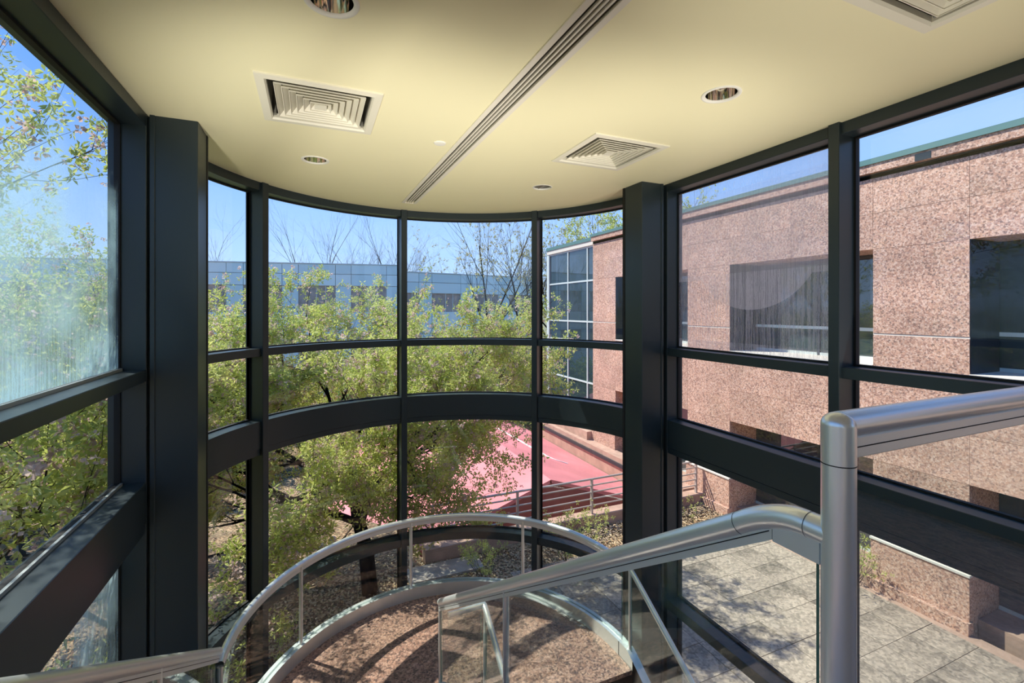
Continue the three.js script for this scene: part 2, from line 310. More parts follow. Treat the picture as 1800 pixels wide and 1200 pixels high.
for (const [x0, x1, side] of [[-1.12, -0.82, 'left'], [3.435, 3.735, 'right']]) {
  const c = thing('column', `square dark metal-clad column at the ${side} end of the curved window`, 'column', [(x0 + x1) / 2, GROUND, -4.42]);
  part(c, 'cladding', chamfer(x0, x1, GROUND, CEIL, -4.58, -4.265, 0.006, 'y'), frameMetal);
  const o = side === 'left' ? [x0 - 0.004, x0 + 0.028] : [x1 - 0.028, x1 + 0.004];
  part(c, 'corner_trim', chamfer(...o, GROUND, CEIL, -4.30, -4.255, 0.003, 'y'), frameMetal);
  const q = side === 'left' ? [x1 - 0.02, x1 + 0.006] : [x0 - 0.006, x0 + 0.02];
  part(c, 'edge_strip', chamfer(...q, GROUND, CEIL, -4.62, -4.58, 0.003, 'y'), rubber);
  const outer = side === 'left' ? [x0 - 0.2, x0 + 0.02] : [x1 - 0.02, x1 + 0.2];
  part(c, 'outer_cover', chamfer(...outer, GROUND, CEIL, -4.60, -4.30, 0.006, 'y'), frameMetal);
}
{ // back of the upper lobby, behind the viewer
  const w = structure('wall_back', 'cream painted wall behind the upper landing', 'wall', [CX, FLOOR, 3.8]);
  part(w, 'plaster', box(XL - 0.2, XR + 0.2, GROUND, CEIL + 0.3, 3.68, 3.9), wallPaint);
}
for (const [pos, to, word, cd] of [[[-1.04, -1.2, -1.7], [0.55, -4.2], 'on the ledge of the left glass wall', 13], [[1.5, -1.52, -0.8], [0.9, -4.3], 'on the floor edge nearest the thick railing post', 9], [[2.45, -1.52, -0.8], [2.1, -4.1], 'in the middle of the upper floor edge', 8], [[3.4, -1.52, -0.8], [2.8, -3.7], 'on the floor edge beside the right glass wall', 6], [[2.0, -1.52, -0.8], [2.6, -1.7], 'on the floor edge between two other uplights', 6]]) { // added uplights out of view, put in to brighten the ceiling
  const l = thing('added_uplight', `added unseen round uplight ${word}`, 'light', [pos[0], pos[1] - 0.1, pos[2]], 'uplights added to brighten the ceiling');
  const at = V(...pos), aim = V(to[0], CEIL, to[1]).sub(at).normalize(), q = new THREE.Quaternion().setFromUnitVectors(V(0, 1, 0), aim);
  const can = lathe([[0.001, -0.07], [0.056, -0.07], [0.06, -0.06], [0.062, 0.02], [0.058, 0.02], [0.058, 0.0]], 28); can.applyQuaternion(q); can.translate(at.x, at.y, at.z); part(l, 'housing', can, whitePaint);
  part(l, 'bracket', pos[0] < 0 ? box(XL, pos[0], pos[1] - 0.09, pos[1] - 0.05, pos[2] - 0.02, pos[2] + 0.02) : box(pos[0] - 0.015, pos[0] + 0.015, pos[1] - 0.09, pos[1] - 0.05, pos[2], -0.74), whitePaint);
  const disc = new THREE.CylinderGeometry(0.057, 0.057, 0.004, 24); disc.applyQuaternion(q); disc.translate(at.x, at.y, at.z); part(l, 'lens', disc, new THREE.MeshStandardMaterial({ color: 0xffffff, emissive: 0xfff0d8, emissiveIntensity: 3 }));
  const sp = new THREE.SpotLight(new THREE.Color(1, 0.95, 0.85), cd, 0, R3(31), 1, 2); sp.position.copy(at).addScaledVector(aim, 0.03); sp.target.position.copy(at).addScaledVector(aim, 5); sp.castShadow = true; sp.shadow.radius = 2.8; scene.add(sp, sp.target);
}

// ------------------------------------------------------------------ dirt and condensation inside the failed panes
function film(w, h, fn, color) {
  const t = texture(w, h, (i, j) => { const v = Math.round(255 * Math.max(0, Math.min(0.92, fn(i / w, j / h, i, j)))); return [v, v, v]; }, { srgb: false });
  t.wrapS = t.wrapT = THREE.ClampToEdgeWrapping;
  return new THREE.MeshPhysicalMaterial({ color, roughness: 1, transmission: 0.62, thickness: 0, alphaMap: t, transparent: true, side: THREE.DoubleSide });
}
const dripField = (seed) => { // vertical runs: each starts at its own height and wanders a little on the way down
  const W = 512, H = 512, f = new Float32Array(W * H), r = rngOf(seed);
  for (let n = 0; n < 520; n++) { let x = r() * W; const top = r() * r() * 0.9, k = 0.25 + 0.6 * r(), wd = 1 + Math.floor(r() * 2), end = r() < 0.6 ? 0 : r() * 0.3; for (let y = Math.floor((1 - top) * H) - 1; y > end * H; y--) { x += (r() - 0.5) * 0.7; for (let q = 0; q < wd; q++) { const xi = ((Math.floor(x) + q) % W + W) % W; f[y * W + xi] = Math.max(f[y * W + xi], k); } } }
  return (i, j) => f[(Math.min(H - 1, j)) * W + Math.min(W - 1, i)];
};
function filmOn(bay, row, mat, name = 'condensation_film') {
  const s = bay.gx < 0 ? 1 : -1, [y0, y1] = rows[row], [z0, z1] = sideBays[0];
  const g = new THREE.PlaneGeometry(z1 - z0 - 0.04, y1 - y0 - 0.04); g.rotateY(Math.PI / 2); g.translate(bay.gx + s * 0.009, (y0 + y1) / 2, (z0 + z1) / 2);
  part(bay.panes[row], name, g, mat);
}
{ // u runs from the viewer's end (0) to the column (1); v from the bottom (0) to the top (1)
  const dl = dripField(5), dr = dripField(15), db = dripField(25);
  const blot = (u, v, s, f) => fbm(u * f, v * f, s, 64, 5);
  filmOn(bays.left[0], 0, film(512, 512, (u, v, i, j) => {
    const patch = blot(u, v, 201, 4) - 0.22 - 1.15 * Math.max(0, v - 0.5) - 0.9 * Math.max(0, u - 0.86), foot = Math.max(0, 0.3 - v) * 1.4;
    const speck = hash2(i, j >> 1, 17) * 0.22 * Math.max(0, blot(u, v, 205, 9) * 2.2 - 0.8);
    return Math.max(0, patch) * 1.35 + foot * (0.25 + dl(i, j)) + speck * (v < 0.72 ? 1 : 0);
  }, new THREE.Color(0.58, 0.89, 0.98)));
  filmOn(bays.right[0], 0, film(512, 512, (u, v, i, j) => {
    const arc = Math.hypot((u - 0.47) * 1.0, (v - 0.62) * 1.05), clear = arc > 0.4 && v < 0.42 ? 0.35 : 1;
    return (0.20 + 0.32 * blot(u, v, 211, 3)) * clear * (v > 0.93 ? 0.8 : 1) + dr(i, j) * (v < 0.45 ? 0.34 : 0.10) + (v < 0.05 ? 0.3 * blot(u, v, 217, 20) : 0);
  }, new THREE.Color(0.90, 0.86, 0.84)));
  filmOn(bays.left[0], 2, film(512, 512, (u, v, i, j) => (0.12 + Math.max(0, blot(u, v, 221, 5) - 0.25) * 1.1) * (u > 0.45 + 0.3 * blot(u, v, 223, 6) ? 1.25 : 0.3) + db(i, j) * 0.25 + hash2(i >> 1, j >> 1, 3) * 0.12, new THREE.Color(0.62, 0.86, 0.95)));
  filmOn(bays.left[0], 3, film(512, 512, (u, v, i, j) => 0.2 + Math.max(0, blot(u, v, 231, 5) - 0.2) * 0.9 + db(i, j) * 0.25 + hash2(i >> 1, j >> 1, 3) * 0.25, new THREE.Color(0.55, 0.84, 0.95)));
}

// ------------------------------------------------------------------ ceiling fittings
{
  const where = ['nearest the left column', 'nearest the right column', 'in the top right corner'];
  const S2 = Math.SQRT2;
  const ring = (pts, at) => { const g = flat(lathe(pts.map(([h, y]) => [h * S2, y]), 4)); g.rotateY(Math.PI / 4); g.translate(at[0], CEIL, at[1]); return g; };
  diffuserSpots.forEach(([x, z], k) => {
    const d = thing('air_diffuser', `square cream ceiling air diffuser with nested louvres ${where[k]}`, 'vent', [x, CEIL, z], 'square ceiling air diffusers');
    part(d, 'frame', ring([[0.39, 0], [0.388, -0.010], [0.335, -0.014], [0.325, 0.0], [0.325, 0.03]], [x, z]), ventPaint);
    part(d, 'duct', ring([[0.001, 0.48], [0.33, 0.48], [0.332, 0.02]], [x, z]), ductMetal);
    for (let i = 0; i < 6; i++) { const h = 0.285 - i * 0.043, w = 0.036; part(d, 'louvre', ring([[h, -0.009], [h, -0.001], [h - w, 0.040], [h - w - 0.004, 0.037], [h - 0.004, -0.003], [h - 0.004, -0.009], [h, -0.009]], [x, z]), ventPaint); }
    part(d, 'centre_plate', box(x - 0.04, x + 0.04, CEIL - 0.008, CEIL, z - 0.04, z + 0.04), ventPaint);
    for (const sx of [-1, 1]) part(d, 'bracket', box(x + sx * 0.31 - 0.008, x + sx * 0.31 + 0.008, CEIL + 0.01, CEIL + 0.14, z - 0.31, z - 0.27), ductMetal);
  });
}
{ // long slot diffuser
  const d = thing('slot_diffuser', 'long four-slot linear air diffuser running down the middle of the ceiling', 'vent', [slotAt[0], CEIL, slotAt[1]]);
  d.rotation.y = slotTurn; d.base = [0, 0, 0];
  const cuts = [slotZ0, -1.9, -0.35, 1.6, slotZ1];
  for (let k = 0; k < 4; k++) {
    const a = cuts[k] + 0.0015, b = cuts[k + 1] - 0.0015;
    for (const s of [-1, 1]) part(d, 'border', chamfer(s < 0 ? -slotHalf : 0.058, s < 0 ? -0.058 : slotHalf, -0.010, 0.004, a, b, 0.002), slotPaint);
    for (const c of [-0.029, 0, 0.029]) part(d, 'slot_bar', chamfer(c - 0.0065, c + 0.0065, -0.008, 0.008, a, b, 0.002), slotPaint);
  }
  part(d, 'end_cap', box(-slotHalf, slotHalf, -0.010, 0.03, slotZ0 - 0.012, slotZ0), slotPaint);
  part(d, 'plenum_box', mergeGeometries([box(-0.075, -0.069, 0.02, 0.45, slotZ0, slotZ1), box(0.069, 0.075, 0.02, 0.45, slotZ0, slotZ1), box(-0.075, 0.075, 0.45, 0.456, slotZ0, slotZ1)]), ductMetal);
}
{
  const where = ['beyond the left air diffuser', 'near the right glass wall', 'cut off by the top edge of the photo'];
  downSpots.forEach(([x, z], k) => {
    const d = thing('downlight', `round recessed downlight with chrome reflector ${where[k]}`, 'light', [x, CEIL, z], 'recessed ceiling downlights');
    const at = (pts, n = 40) => { const g = lathe(pts, n); g.translate(x, CEIL, z); return g; };
    part(d, 'trim_ring', at([[0.128, 0.0], [0.126, -0.007], [0.112, -0.009], [0.100, 0.0], [0.100, 0.012]]), whitePaint);
    part(d, 'reflector', at([[0.100, 0.004], [0.094, 0.06], [0.080, 0.12], [0.062, 0.16]]), chrome);
    part(d, 'socket_cap', at([[0.063, 0.158], [0.063, 0.19], [0.001, 0.19]], 24), ductMetal);
    const b = new THREE.SphereGeometry(0.036, 20, 14); b.scale(1, 1.25, 1); b.translate(x, CEIL + 0.135, z); part(d, 'bulb', b, whitePaint, 'unlit white bulb');
  });
  const [x, z] = emptySpot, d = thing('empty_downlight_can', 'dark round hole of a downlight missing its reflector', 'light', [x, CEIL, z]);
  const at = (pts) => { const g = lathe(pts); g.translate(x, CEIL, z); return g; };
  part(d, 'rim', at([[0.118, 0], [0.116, -0.005], [0.103, -0.005], [0.102, 0.02]]), whitePaint);
  part(d, 'can', at([[0.102, 0.01], [0.102, 0.32], [0.001, 0.32]]), ductMetal);
  part(d, 'bracket', box(x - 0.006, x + 0.006, CEIL + 0.005, CEIL + 0.05, z - 0.1, z + 0.1), bareBark);
  const g = lathe([[0.001, -0.012], [0.045, -0.011], [0.052, -0.006], [0.054, 0]]); g.translate(1.02, CEIL, -3.98);
  solo('sprinkler_cover', g, whitePaint, 'small flat white round cover plate on the ceiling beside the slot diffuser', 'cover plate', [1.02, CEIL, -3.98]);
}

// ------------------------------------------------------------------ upper floor, landing, stairs
const SLOPE = 0.645, Z0 = -0.87, Y0 = -0.55, Z1 = -4.55;           // handrail line of the upper flight
const railAt = (z) => Y0 - SLOPE * (Z0 - z);
{
  const f = structure('floor', 'speckled granite floor of the upper landing', 'floor', [CX, FLOOR, 1.4]);
  part(f, 'granite_slab', box(XL, XR, FLOOR - 0.04, FLOOR, -0.75, 3.68), graniteFloor);
  part(f, 'soffit', box(XL, XR, FLOOR - 0.36, FLOOR - 0.04, -0.74, 3.68), wallPaint);
  const l = structure('floor_landing', 'speckled granite floor of the half-round stair landing', 'floor', [LX, LAND, LZ]);
  const sh = new THREE.Shape(); const r = LR - 0.05, XA = LX - r, XB = LX + r;
  sh.moveTo(XA, -4.5); sh.lineTo(XA, LZ); for (let k = 0; k <= 60; k++) { const [x, z] = polar(r, -Math.PI / 2 + Math.PI * k / 60, LX, LZ); sh.lineTo(x, z); }
  sh.lineTo(XB, -4.2); sh.lineTo(1.36, -4.2); sh.lineTo(1.36, -4.5); sh.closePath();
  const g = new THREE.ExtrudeGeometry(sh, { depth: 0.05, bevelEnabled: false }); g.rotateX(Math.PI / 2); g.translate(0, LAND, 0);
  part(l, 'granite_slab', g, graniteFloor);
  const g2 = new THREE.ExtrudeGeometry(sh, { depth: 0.2, bevelEnabled: false }); g2.rotateX(Math.PI / 2); g2.translate(0, LAND - 0.05, 0);
  part(l, 'soffit', g2, wallPaint);
  const lf = structure('floor_ground', 'granite floor of the ground storey inside the stairwell', 'floor', [CX, GROUND, -1]);
  const s3 = new THREE.Shape(); s3.moveTo(XL, 3.68); s3.lineTo(XL, CZ); for (let k = 0; k <= 50; k++) { const [x, z] = polar(RI, -Math.PI / 2 + Math.PI * k / 50); s3.lineTo(x, z); } s3.lineTo(XR, 3.68); s3.closePath();
  const g3 = new THREE.ExtrudeGeometry(s3, { depth: 0.1, bevelEnabled: false }); g3.rotateX(Math.PI / 2); g3.translate(0, GROUND + 0.02, 0); part(lf, 'granite_slab', g3, graniteFloor);
  const curb = structure('trim_1', 'curved brushed steel curb round the edge of the landing', 'curb', [LX, LAND, LZ]);
  part(curb, 'steel_band', arcSweep([[LR - 0.05, LAND - 0.27], [LR + 0.055, LAND - 0.27], [LR + 0.055, LAND + 0.16], [LR + 0.012, LAND + 0.16], [LR + 0.012, LAND + 0.135], [LR - 0.012, LAND + 0.135], [LR - 0.012, LAND + 0.16], [LR - 0.05, LAND + 0.16]], -Math.PI / 2, Math.PI / 2, 72, LX, LZ), steelFlat);
}
function flight(name, label, n, rise, run, x0, x1, zTop, yTop, dir) {   // dir = -1 goes down away from the viewer
  const f = thing(name, label, 'stairs', [(x0 + x1) / 2, yTop - rise * n, zTop + dir * run * (n - 1)]);
  for (let k = 1; k < n; k++) {
    const a = zTop + dir * run * (k - 1), b = a + dir * (run + 0.025), y = yTop - rise * k;
    part(f, 'tread', box(x0 + 0.03, x1 - 0.03, y - 0.045, y, Math.min(a, b), Math.max(a, b), k * 0.37), graniteFloor);
    const c = a - dir * 0.0, e = c - dir * 0.02; part(f, 'riser', box(x0 + 0.03, x1 - 0.03, y, y + rise - 0.045, Math.min(c, e), Math.max(c, e), k * 0.61), graniteFloor);
  }
  const zb = zTop + dir * run * (n - 1), yb = yTop - rise * (n - 1);
  for (const [p, q] of [[x0 - 0.03, x0 + 0.03], [x1 - 0.03, x1 + 0.03]])
    part(f, 'stringer', prismX([[zTop, yTop + 0.1], [zb, yb + 0.1], [zb, yb - 0.26], [zTop, yTop - 0.26]], p, q), steelFlat);
  part(f, 'soffit', prismX([[zTop, yTop - 0.24], [zb, yb - 0.24], [zb, yb - 0.26], [zTop, yTop - 0.26]], x0 + 0.03, x1 - 0.03), wallPaint);
  return f;
}
flight('stair_flight', 'granite stair flight going down from the upper floor to the landing', 16, 0.1644, 0.2533, -0.73, 1.17, -0.75, FLOOR, -1);
flight('stair_flight', 'granite stair flight going down from the landing towards the viewer', 11, 0.1736, 0.27, 1.55, 3.28, -4.2, LAND, 1);

// ------------------------------------------------------------------ stainless and glass railings
const PR = 0.033;
function slopeRun(x, zs, ys, ze, ye) { return line(V(x, ys, zs), V(x, ye, ze)); }
function bendCurve(pts) { const c = new THREE.CurvePath(); for (let i = 0; i < pts.length; i++) { if (pts[i].length === 3) c.add(new THREE.QuadraticBezierCurve3(...pts[i])); else c.add(line(...pts[i])); } return c; }
function upperRailing(x, label, posts, withExtension, lift = 0) {
  const Y0 = -0.55 + lift, railAt = (z) => Y0 - SLOPE * (Z0 - z);
  const rl = thing('stair_railing', label, 'railing', [x, FLOOR - 2.6, Z1], 'stainless steel and glass railings');
  const end = V(x, railAt(Z1), Z1);
  if (withExtension) {
    const zb = -0.935, bend = bendCurve([[V(x, Y0, -0.735), V(x, Y0, -0.79)], [V(x, Y0, -0.79), V(x, Y0 + 0.003, -0.88), V(x, railAt(-1.0), -1.0)]]);
    part(rl, 'bent_rail', tube(bend, PR, 40, 24), steel);
    const col = tube(line(V(x, Y0, -0.7892), V(x, Y0, -0.7908)), PR + 0.0008, 2, 24); part(rl, 'joint_collar', col, rubber);
    part(rl, 'joint_collar', tube(line(V(x, railAt(-0.9993), -0.9993), V(x, railAt(-1.0008), -1.0008)), PR + 0.0008, 2, 24), rubber);
    part(rl, 'handrail', capped(line(V(x, railAt(-1.0), -1.0), end), PR, 4, 24), steel);
    const h0 = Y0 - 0.026, h1 = Y0 - 0.082, zk = -0.885;
    part(rl, 'glass_channel', prismX([[-0.757, h0], [zk, h0], [zk, h1], [-0.757, h1]], x - 0.017, x + 0.017), steelFlat);
    part(rl, 'glass_channel', prismX([[zk - 0.002, h0], [Z1, railAt(Z1) - 0.03], [Z1, railAt(Z1) - 0.09], [zk - 0.002, h1 + 0.003]], x - 0.017, x + 0.017), steelFlat);
    part(rl, 'channel_line', prismX([[zk - 0.01, h0 - 0.030], [Z1, railAt(Z1) - 0.058], [Z1, railAt(Z1) - 0.0615], [zk - 0.01, h0 - 0.0335]], x - 0.0185, x + 0.0185), rubber);
    const zg = -0.772;
    part(rl, 'glass_panel', prismX([[zg, h1 + 0.01], [zk, h1 + 0.01], [posts[0], railAt(posts[0]) - 0.08], [posts[0], railAt(posts[0]) - 0.99], [-1.0, FLOOR - 0.10], [zg, FLOOR - 0.02]], x - 0.006, x + 0.006), [railGlass, glassEdge]);
    const zs = [...posts, Z1]; for (let i = 0; i + 1 < zs.length; i++) part(rl, 'glass_panel', prismX([[zs[i] - 0.028, railAt(zs[i]) - 0.10], [zs[i + 1] + 0.028, railAt(zs[i + 1]) - 0.065], [zs[i + 1] + 0.028, railAt(zs[i + 1]) - 0.98], [zs[i] - 0.028, railAt(zs[i]) - 1.0]], x - 0.006, x + 0.006), [railGlass, glassEdge]);
  } else {
    part(rl, 'handrail', capped(line(V(x, Y0, -0.79), V(x, Y0, -0.85)), PR, 2), steel);
    part(rl, 'handrail', capped(line(V(x, Y0, -0.85), end), PR, 4, 24), steel);
    part(rl, 'glass_channel', prismX([[-0.87, Y0 - 0.026], [Z1, railAt(Z1) - 0.03], [Z1, railAt(Z1) - 0.09], [-0.87, Y0 - 0.086]], x - 0.017, x + 0.017), steelFlat);
    part(rl, 'channel_line', prismX([[-0.87, Y0 - 0.056], [Z1, railAt(Z1) - 0.058], [Z1, railAt(Z1) - 0.0615], [-0.87, Y0 - 0.0595]], x - 0.0185, x + 0.0185), rubber);
    const zs = [-0.83, ...posts, Z1]; for (let i = 0; i + 1 < zs.length; i++) part(rl, 'glass_panel', prismX([[zs[i] - 0.028, railAt(zs[i]) - 0.10], [zs[i + 1] + 0.028, railAt(zs[i + 1]) - 0.065], [zs[i + 1] + 0.028, railAt(zs[i + 1]) - 0.98], [zs[i] - 0.028, railAt(zs[i]) - 1.0]], x - 0.006, x + 0.006), [railGlass, glassEdge]);
  }
  for (const z of posts) part(rl, 'post', rod(x, z, railAt(z) - 1.0, railAt(z) - 0.02, 0.0215, 20), steel);
  part(rl, 'end_post', rod(x, Z1 + 0.004, LAND, railAt(Z1) - 0.005, 0.020, 20), steel);
  const ball = new THREE.SphereGeometry(PR, 20, 14); ball.translate(end.x, end.y, end.z); part(rl, 'end_cap', ball, steel);
  return rl;
}
upperRailing(1.17, 'stainless handrail over glass sloping down from the thick post in the foreground', [-2.83], true);
upperRailing(-0.73, 'stainless handrail over glass at the bottom left corner of the photo', [-2.89], false, 0.055);
{ // guard of the upper floor with its thick end post
  const x = 1.17, z = -0.722, g = thing('guard_rail', 'horizontal stainless guard rail over glass with a thick round post, nearest the viewer', 'railing', [x, FLOOR, z], 'stainless steel and glass railings');
  part(g, 'post', rod(x, z, FLOOR, -0.368, 0.0365, 32), steel);
  const bend = bendCurve([[V(x, -0.372, z), V(x, -0.325, z)], [V(x, -0.325, z), V(x, -0.283, z), V(x + 0.05, -0.283, z)]]);
  part(g, 'post_head', rod(x, z, -0.371, -0.279, 0.0368, 32), steel);
  const top = new THREE.SphereGeometry(0.0368, 28, 14, 0, Math.PI * 2, 0, Math.PI / 2); top.scale(1, 0.85, 1); top.translate(x, -0.279, z); part(g, 'post_cap', top, steel);
  part(g, 'joint_collar', rod(x, z, -0.373, -0.3705, 0.0372, 32), rubber);
  part(g, 'handrail', capped(line(V(x + 0.005, -0.279, z), V(XR - 0.02, -0.279, z)), 0.0325, 2, 28), steel);
  part(g, 'glass_channel', chamfer(x + 0.036, XR - 0.03, -0.36, -0.308, z - 0.018, z + 0.018, 0.003, 'x'), steelFlat);
  part(g, 'channel_line', box(x + 0.036, XR - 0.03, -0.3345, -0.332, z - 0.0192, z + 0.0192), rubber);
  part(g, 'glass_panel', box(x + 0.05, 2.45, FLOOR, -0.35, z - 0.006, z + 0.006), [glassEdge, glassEdge, glassEdge, glassEdge, railGlass, railGlass]);
  part(g, 'glass_panel', box(2.49, XR - 0.06, FLOOR, -0.35, z - 0.006, z + 0.006), [glassEdge, glassEdge, glassEdge, glassEdge, railGlass, railGlass]);
  part(g, 'base_shoe', chamfer(x + 0.04, XR - 0.03, FLOOR, FLOOR + 0.1, z - 0.02, z + 0.02, 0.003, 'x'), steelFlat);
}
{ // curved railing of the landing
  const g = thing('landing_railing', 'curved stainless handrail over bent glass round the half-round landing', 'railing', [LX, LAND, LZ], 'stainless steel and glass railings');
  class Arc extends THREE.Curve { getPoint(t) { const [x, z] = polar(LR, -Math.PI / 2 + Math.PI * t, LX, LZ); return V(x, RAILY, z); } }
  part(g, 'handrail', tube(new Arc(), PR, 120, 20), steel);
  part(g, 'glass_channel', arcBox(LR - 0.015, LR + 0.015, RAILY - 0.075, RAILY - 0.022, -Math.PI / 2, Math.PI / 2, 80, LX, LZ), steelFlat);
  const pa = [-90, -45.4, -1.5, 44.1, 90].map(R3);
  for (const a of pa.slice(0, 4)) { const [x, z] = polar(LR - 0.002, a, LX, LZ); part(g, 'post', rod(x, z, LAND + 0.12, RAILY - 0.01, 0.0215, 20), steel); }
  for (let i = 0; i < 4; i++) part(g, 'glass_panel', arcSheet(LR, LAND + 0.14, RAILY - 0.06, pa[i] + 0.016, pa[i + 1] - 0.016, 28, LX, LZ), railGlass);
}
{ // railings of the lower flight
  const zt = -4.30, lowAt = (z) => RAILY - SLOPE * (z - zt), ze = -1.5;
  for (const [x, label, joinX] of [[3.295, 'stainless handrail over glass going down on the right beside the right column', null], [1.555, 'inner stainless handrail of the lower flight seen through the glass', 1.19]]) {
    const zs = joinX ? zt - 0.02 : LZ, g = thing('stair_railing', label, 'railing', [x, GROUND, ze], 'stainless steel and glass railings');
    part(g, 'handrail', capped(bendCurve(joinX ? [[V(x, RAILY, zt - 0.03), V(x, RAILY - 0.01, zt + 0.01), V(x, lowAt(zt + 0.08), zt + 0.08)], [V(x, lowAt(zt + 0.08), zt + 0.08), V(x, lowAt(ze), ze)]] : [[V(x, RAILY, LZ + 0.01), V(x, RAILY, zt - 0.06)], [V(x, RAILY, zt - 0.06), V(x, RAILY, zt), V(x, lowAt(zt + 0.09), zt + 0.09)], [V(x, lowAt(zt + 0.09), zt + 0.09), V(x, lowAt(ze), ze)]]), 0.029, 80, 18), steel);
    if (joinX) {
      part(g, 'level_rail', capped(line(V(joinX, RAILY - 0.005, zt - 0.03), V(x, RAILY, zt - 0.03)), 0.029, 2, 18), steel);
      part(g, 'glass_panel', box(joinX, x - 0.03, LAND + 0.02, RAILY - 0.05, zt - 0.035, zt - 0.025), [glassEdge, glassEdge, glassEdge, glassEdge, railGlass, railGlass]);
      const b = new THREE.SphereGeometry(0.029, 16, 12); b.translate(x, RAILY, zt - 0.03); part(g, 'elbow', b, steel);
    }
    for (const z of [zt, -2.9, ze]) part(g, 'post', rod(x, z, lowAt(z) - 1.0, lowAt(z) - 0.01, 0.019, 16), steel);
    part(g, 'glass_panel', prismX([[zt + 0.03, lowAt(zt + 0.03) - 0.05], [ze - 0.03, lowAt(ze - 0.03) - 0.05], [ze - 0.03, lowAt(ze - 0.03) - 0.98], [zt + 0.03, lowAt(zt + 0.03) - 0.98]], x - 0.005, x + 0.005), [railGlass, glassEdge]);
    if (!joinX) part(g, 'glass_panel', prismX([[LZ, RAILY - 0.05], [zt - 0.025, RAILY - 0.05], [zt - 0.025, LAND + 0.14], [LZ, LAND + 0.14]], x - 0.005, x + 0.005), [railGlass, glassEdge]);
    part(g, 'base_channel', prismX([[zs, LAND + 0.16], [zt - 0.01, LAND + 0.16], [zt + 0.05, LAND + 0.13], [ze, LAND + 0.13 - SLOPE * (ze - zt - 0.05)], [ze, LAND - 0.17 - SLOPE * (ze - zt - 0.05)], [zt + 0.05, LAND - 0.2], [zs, LAND - 0.27]], x - 0.045, x + 0.05), steelFlat);
  }
}

// ------------------------------------------------------------------ plaza and ground outside
{
  const gr = structure('ground', 'brown leaf-strewn planting bed outside the glass', 'ground', [0, GROUND, -8]);
  part(gr, 'soil', box(-40, 4.3, GROUND - 0.4, GROUND - 0.02, -10.75, 30), mulch);
  part(gr, 'soil', box(4.3, 11, GROUND - 0.4, GROUND - 0.06, -10.75, 30), mulch);
  part(gr, 'lower_soil', box(-60, 60, GROUND - 2.2, GROUND - 1.6, -110, -10.75), mulch);
  part(gr, 'bank', prismX([[-10.75, GROUND - 0.03], [-15, GROUND - 0.7], [-20, GROUND - 1.6], [-20, GROUND - 2], [-10.75, GROUND - 2]], -40, 2.4), mulch);
  const pz = structure('floor_plaza', 'weathered square concrete pavers between the glass wall and the granite building', 'pavement', [7.5, GROUND, -5]);
  const nx = 0.74, nz = 0.668, r = rngOf(77);
  const geos = [0, 1, 2, 3, 4, 5].map((k) => box(-nx / 2 + 0.005, nx / 2 - 0.005, -0.06, 0, -nz / 2 + 0.005, nz / 2 - 0.005, k * 1.37, k * 2.11));
  for (let a = 0; a < 10; a++) for (let b = 0; b < 19; b++) {
    const x = 11 - 0.36 - nx / 2 - a * nx + 0.08, z = -9.59 + nz / 2 + b * nz; if (x < 4.1) continue;
    const m = lit(new THREE.Mesh(geos[Math.floor(r() * 6)], paverMats[Math.floor(r() * 3)])); m.name = 'paver'; m.position.set(x - 7.5, (r() - 0.5) * 0.008, z + 5); pz.add(m);
  }
  part(pz, 'edge_strip', box(10.71, 11.0, GROUND - 0.06, GROUND - 0.004, -9.59, 3.1), pinkConcrete);
}
{ // dead leaves lying on the beds
  const g = new THREE.BufferGeometry(); g.setAttribute('position', new THREE.Float32BufferAttribute([-1, 0, 0, 0, 0.25, -0.5, 1, 0, 0, 0, 0.1, 0.5], 3)); g.setIndex([0, 2, 1, 0, 3, 2]); g.computeVertexNormals();
  const n = 15000, m = new THREE.InstancedMesh(g, new THREE.MeshStandardMaterial({ color: 0xffffff, roughness: 1 }), n), r = rngOf(31), M = new THREE.Matrix4(), q = new THREE.Quaternion(), e = new THREE.Euler(), c = new THREE.Color();
  for (let i = 0; i < n; i++) {
    let x, z; if (i % 3 === 0) { x = 4.4 + r() * 6.5; z = -10.7 + r() * r() * 1.6; } else { x = -5 + r() * 9.4; z = -7.0 - r() * 6; }
    const s = 0.018 + r() * 0.03, bankY = z < -10.75 ? (x < 2.4 ? -0.16 * (-10.75 - z) : -1.6) : 0; e.set((r() - 0.5) * 0.9, r() * 6.3, (r() - 0.5) * 0.9); q.setFromEuler(e);
    M.compose(V(x, GROUND + 0.005 + r() * 0.02 + bankY, z), q, V(s, s, s)); m.setMatrixAt(i, M);
    const k = r(); c.setRGB(0.34 + 0.3 * k, 0.25 + 0.24 * k, 0.15 + 0.17 * k); m.setColorAt(i, c);
  }
  m.name = 'leaf_litter'; m.userData = { label: 'dry brown fallen leaves scattered over the planting beds', category: 'leaf litter', kind: 'stuff' }; lit(m); scene.add(m);
}
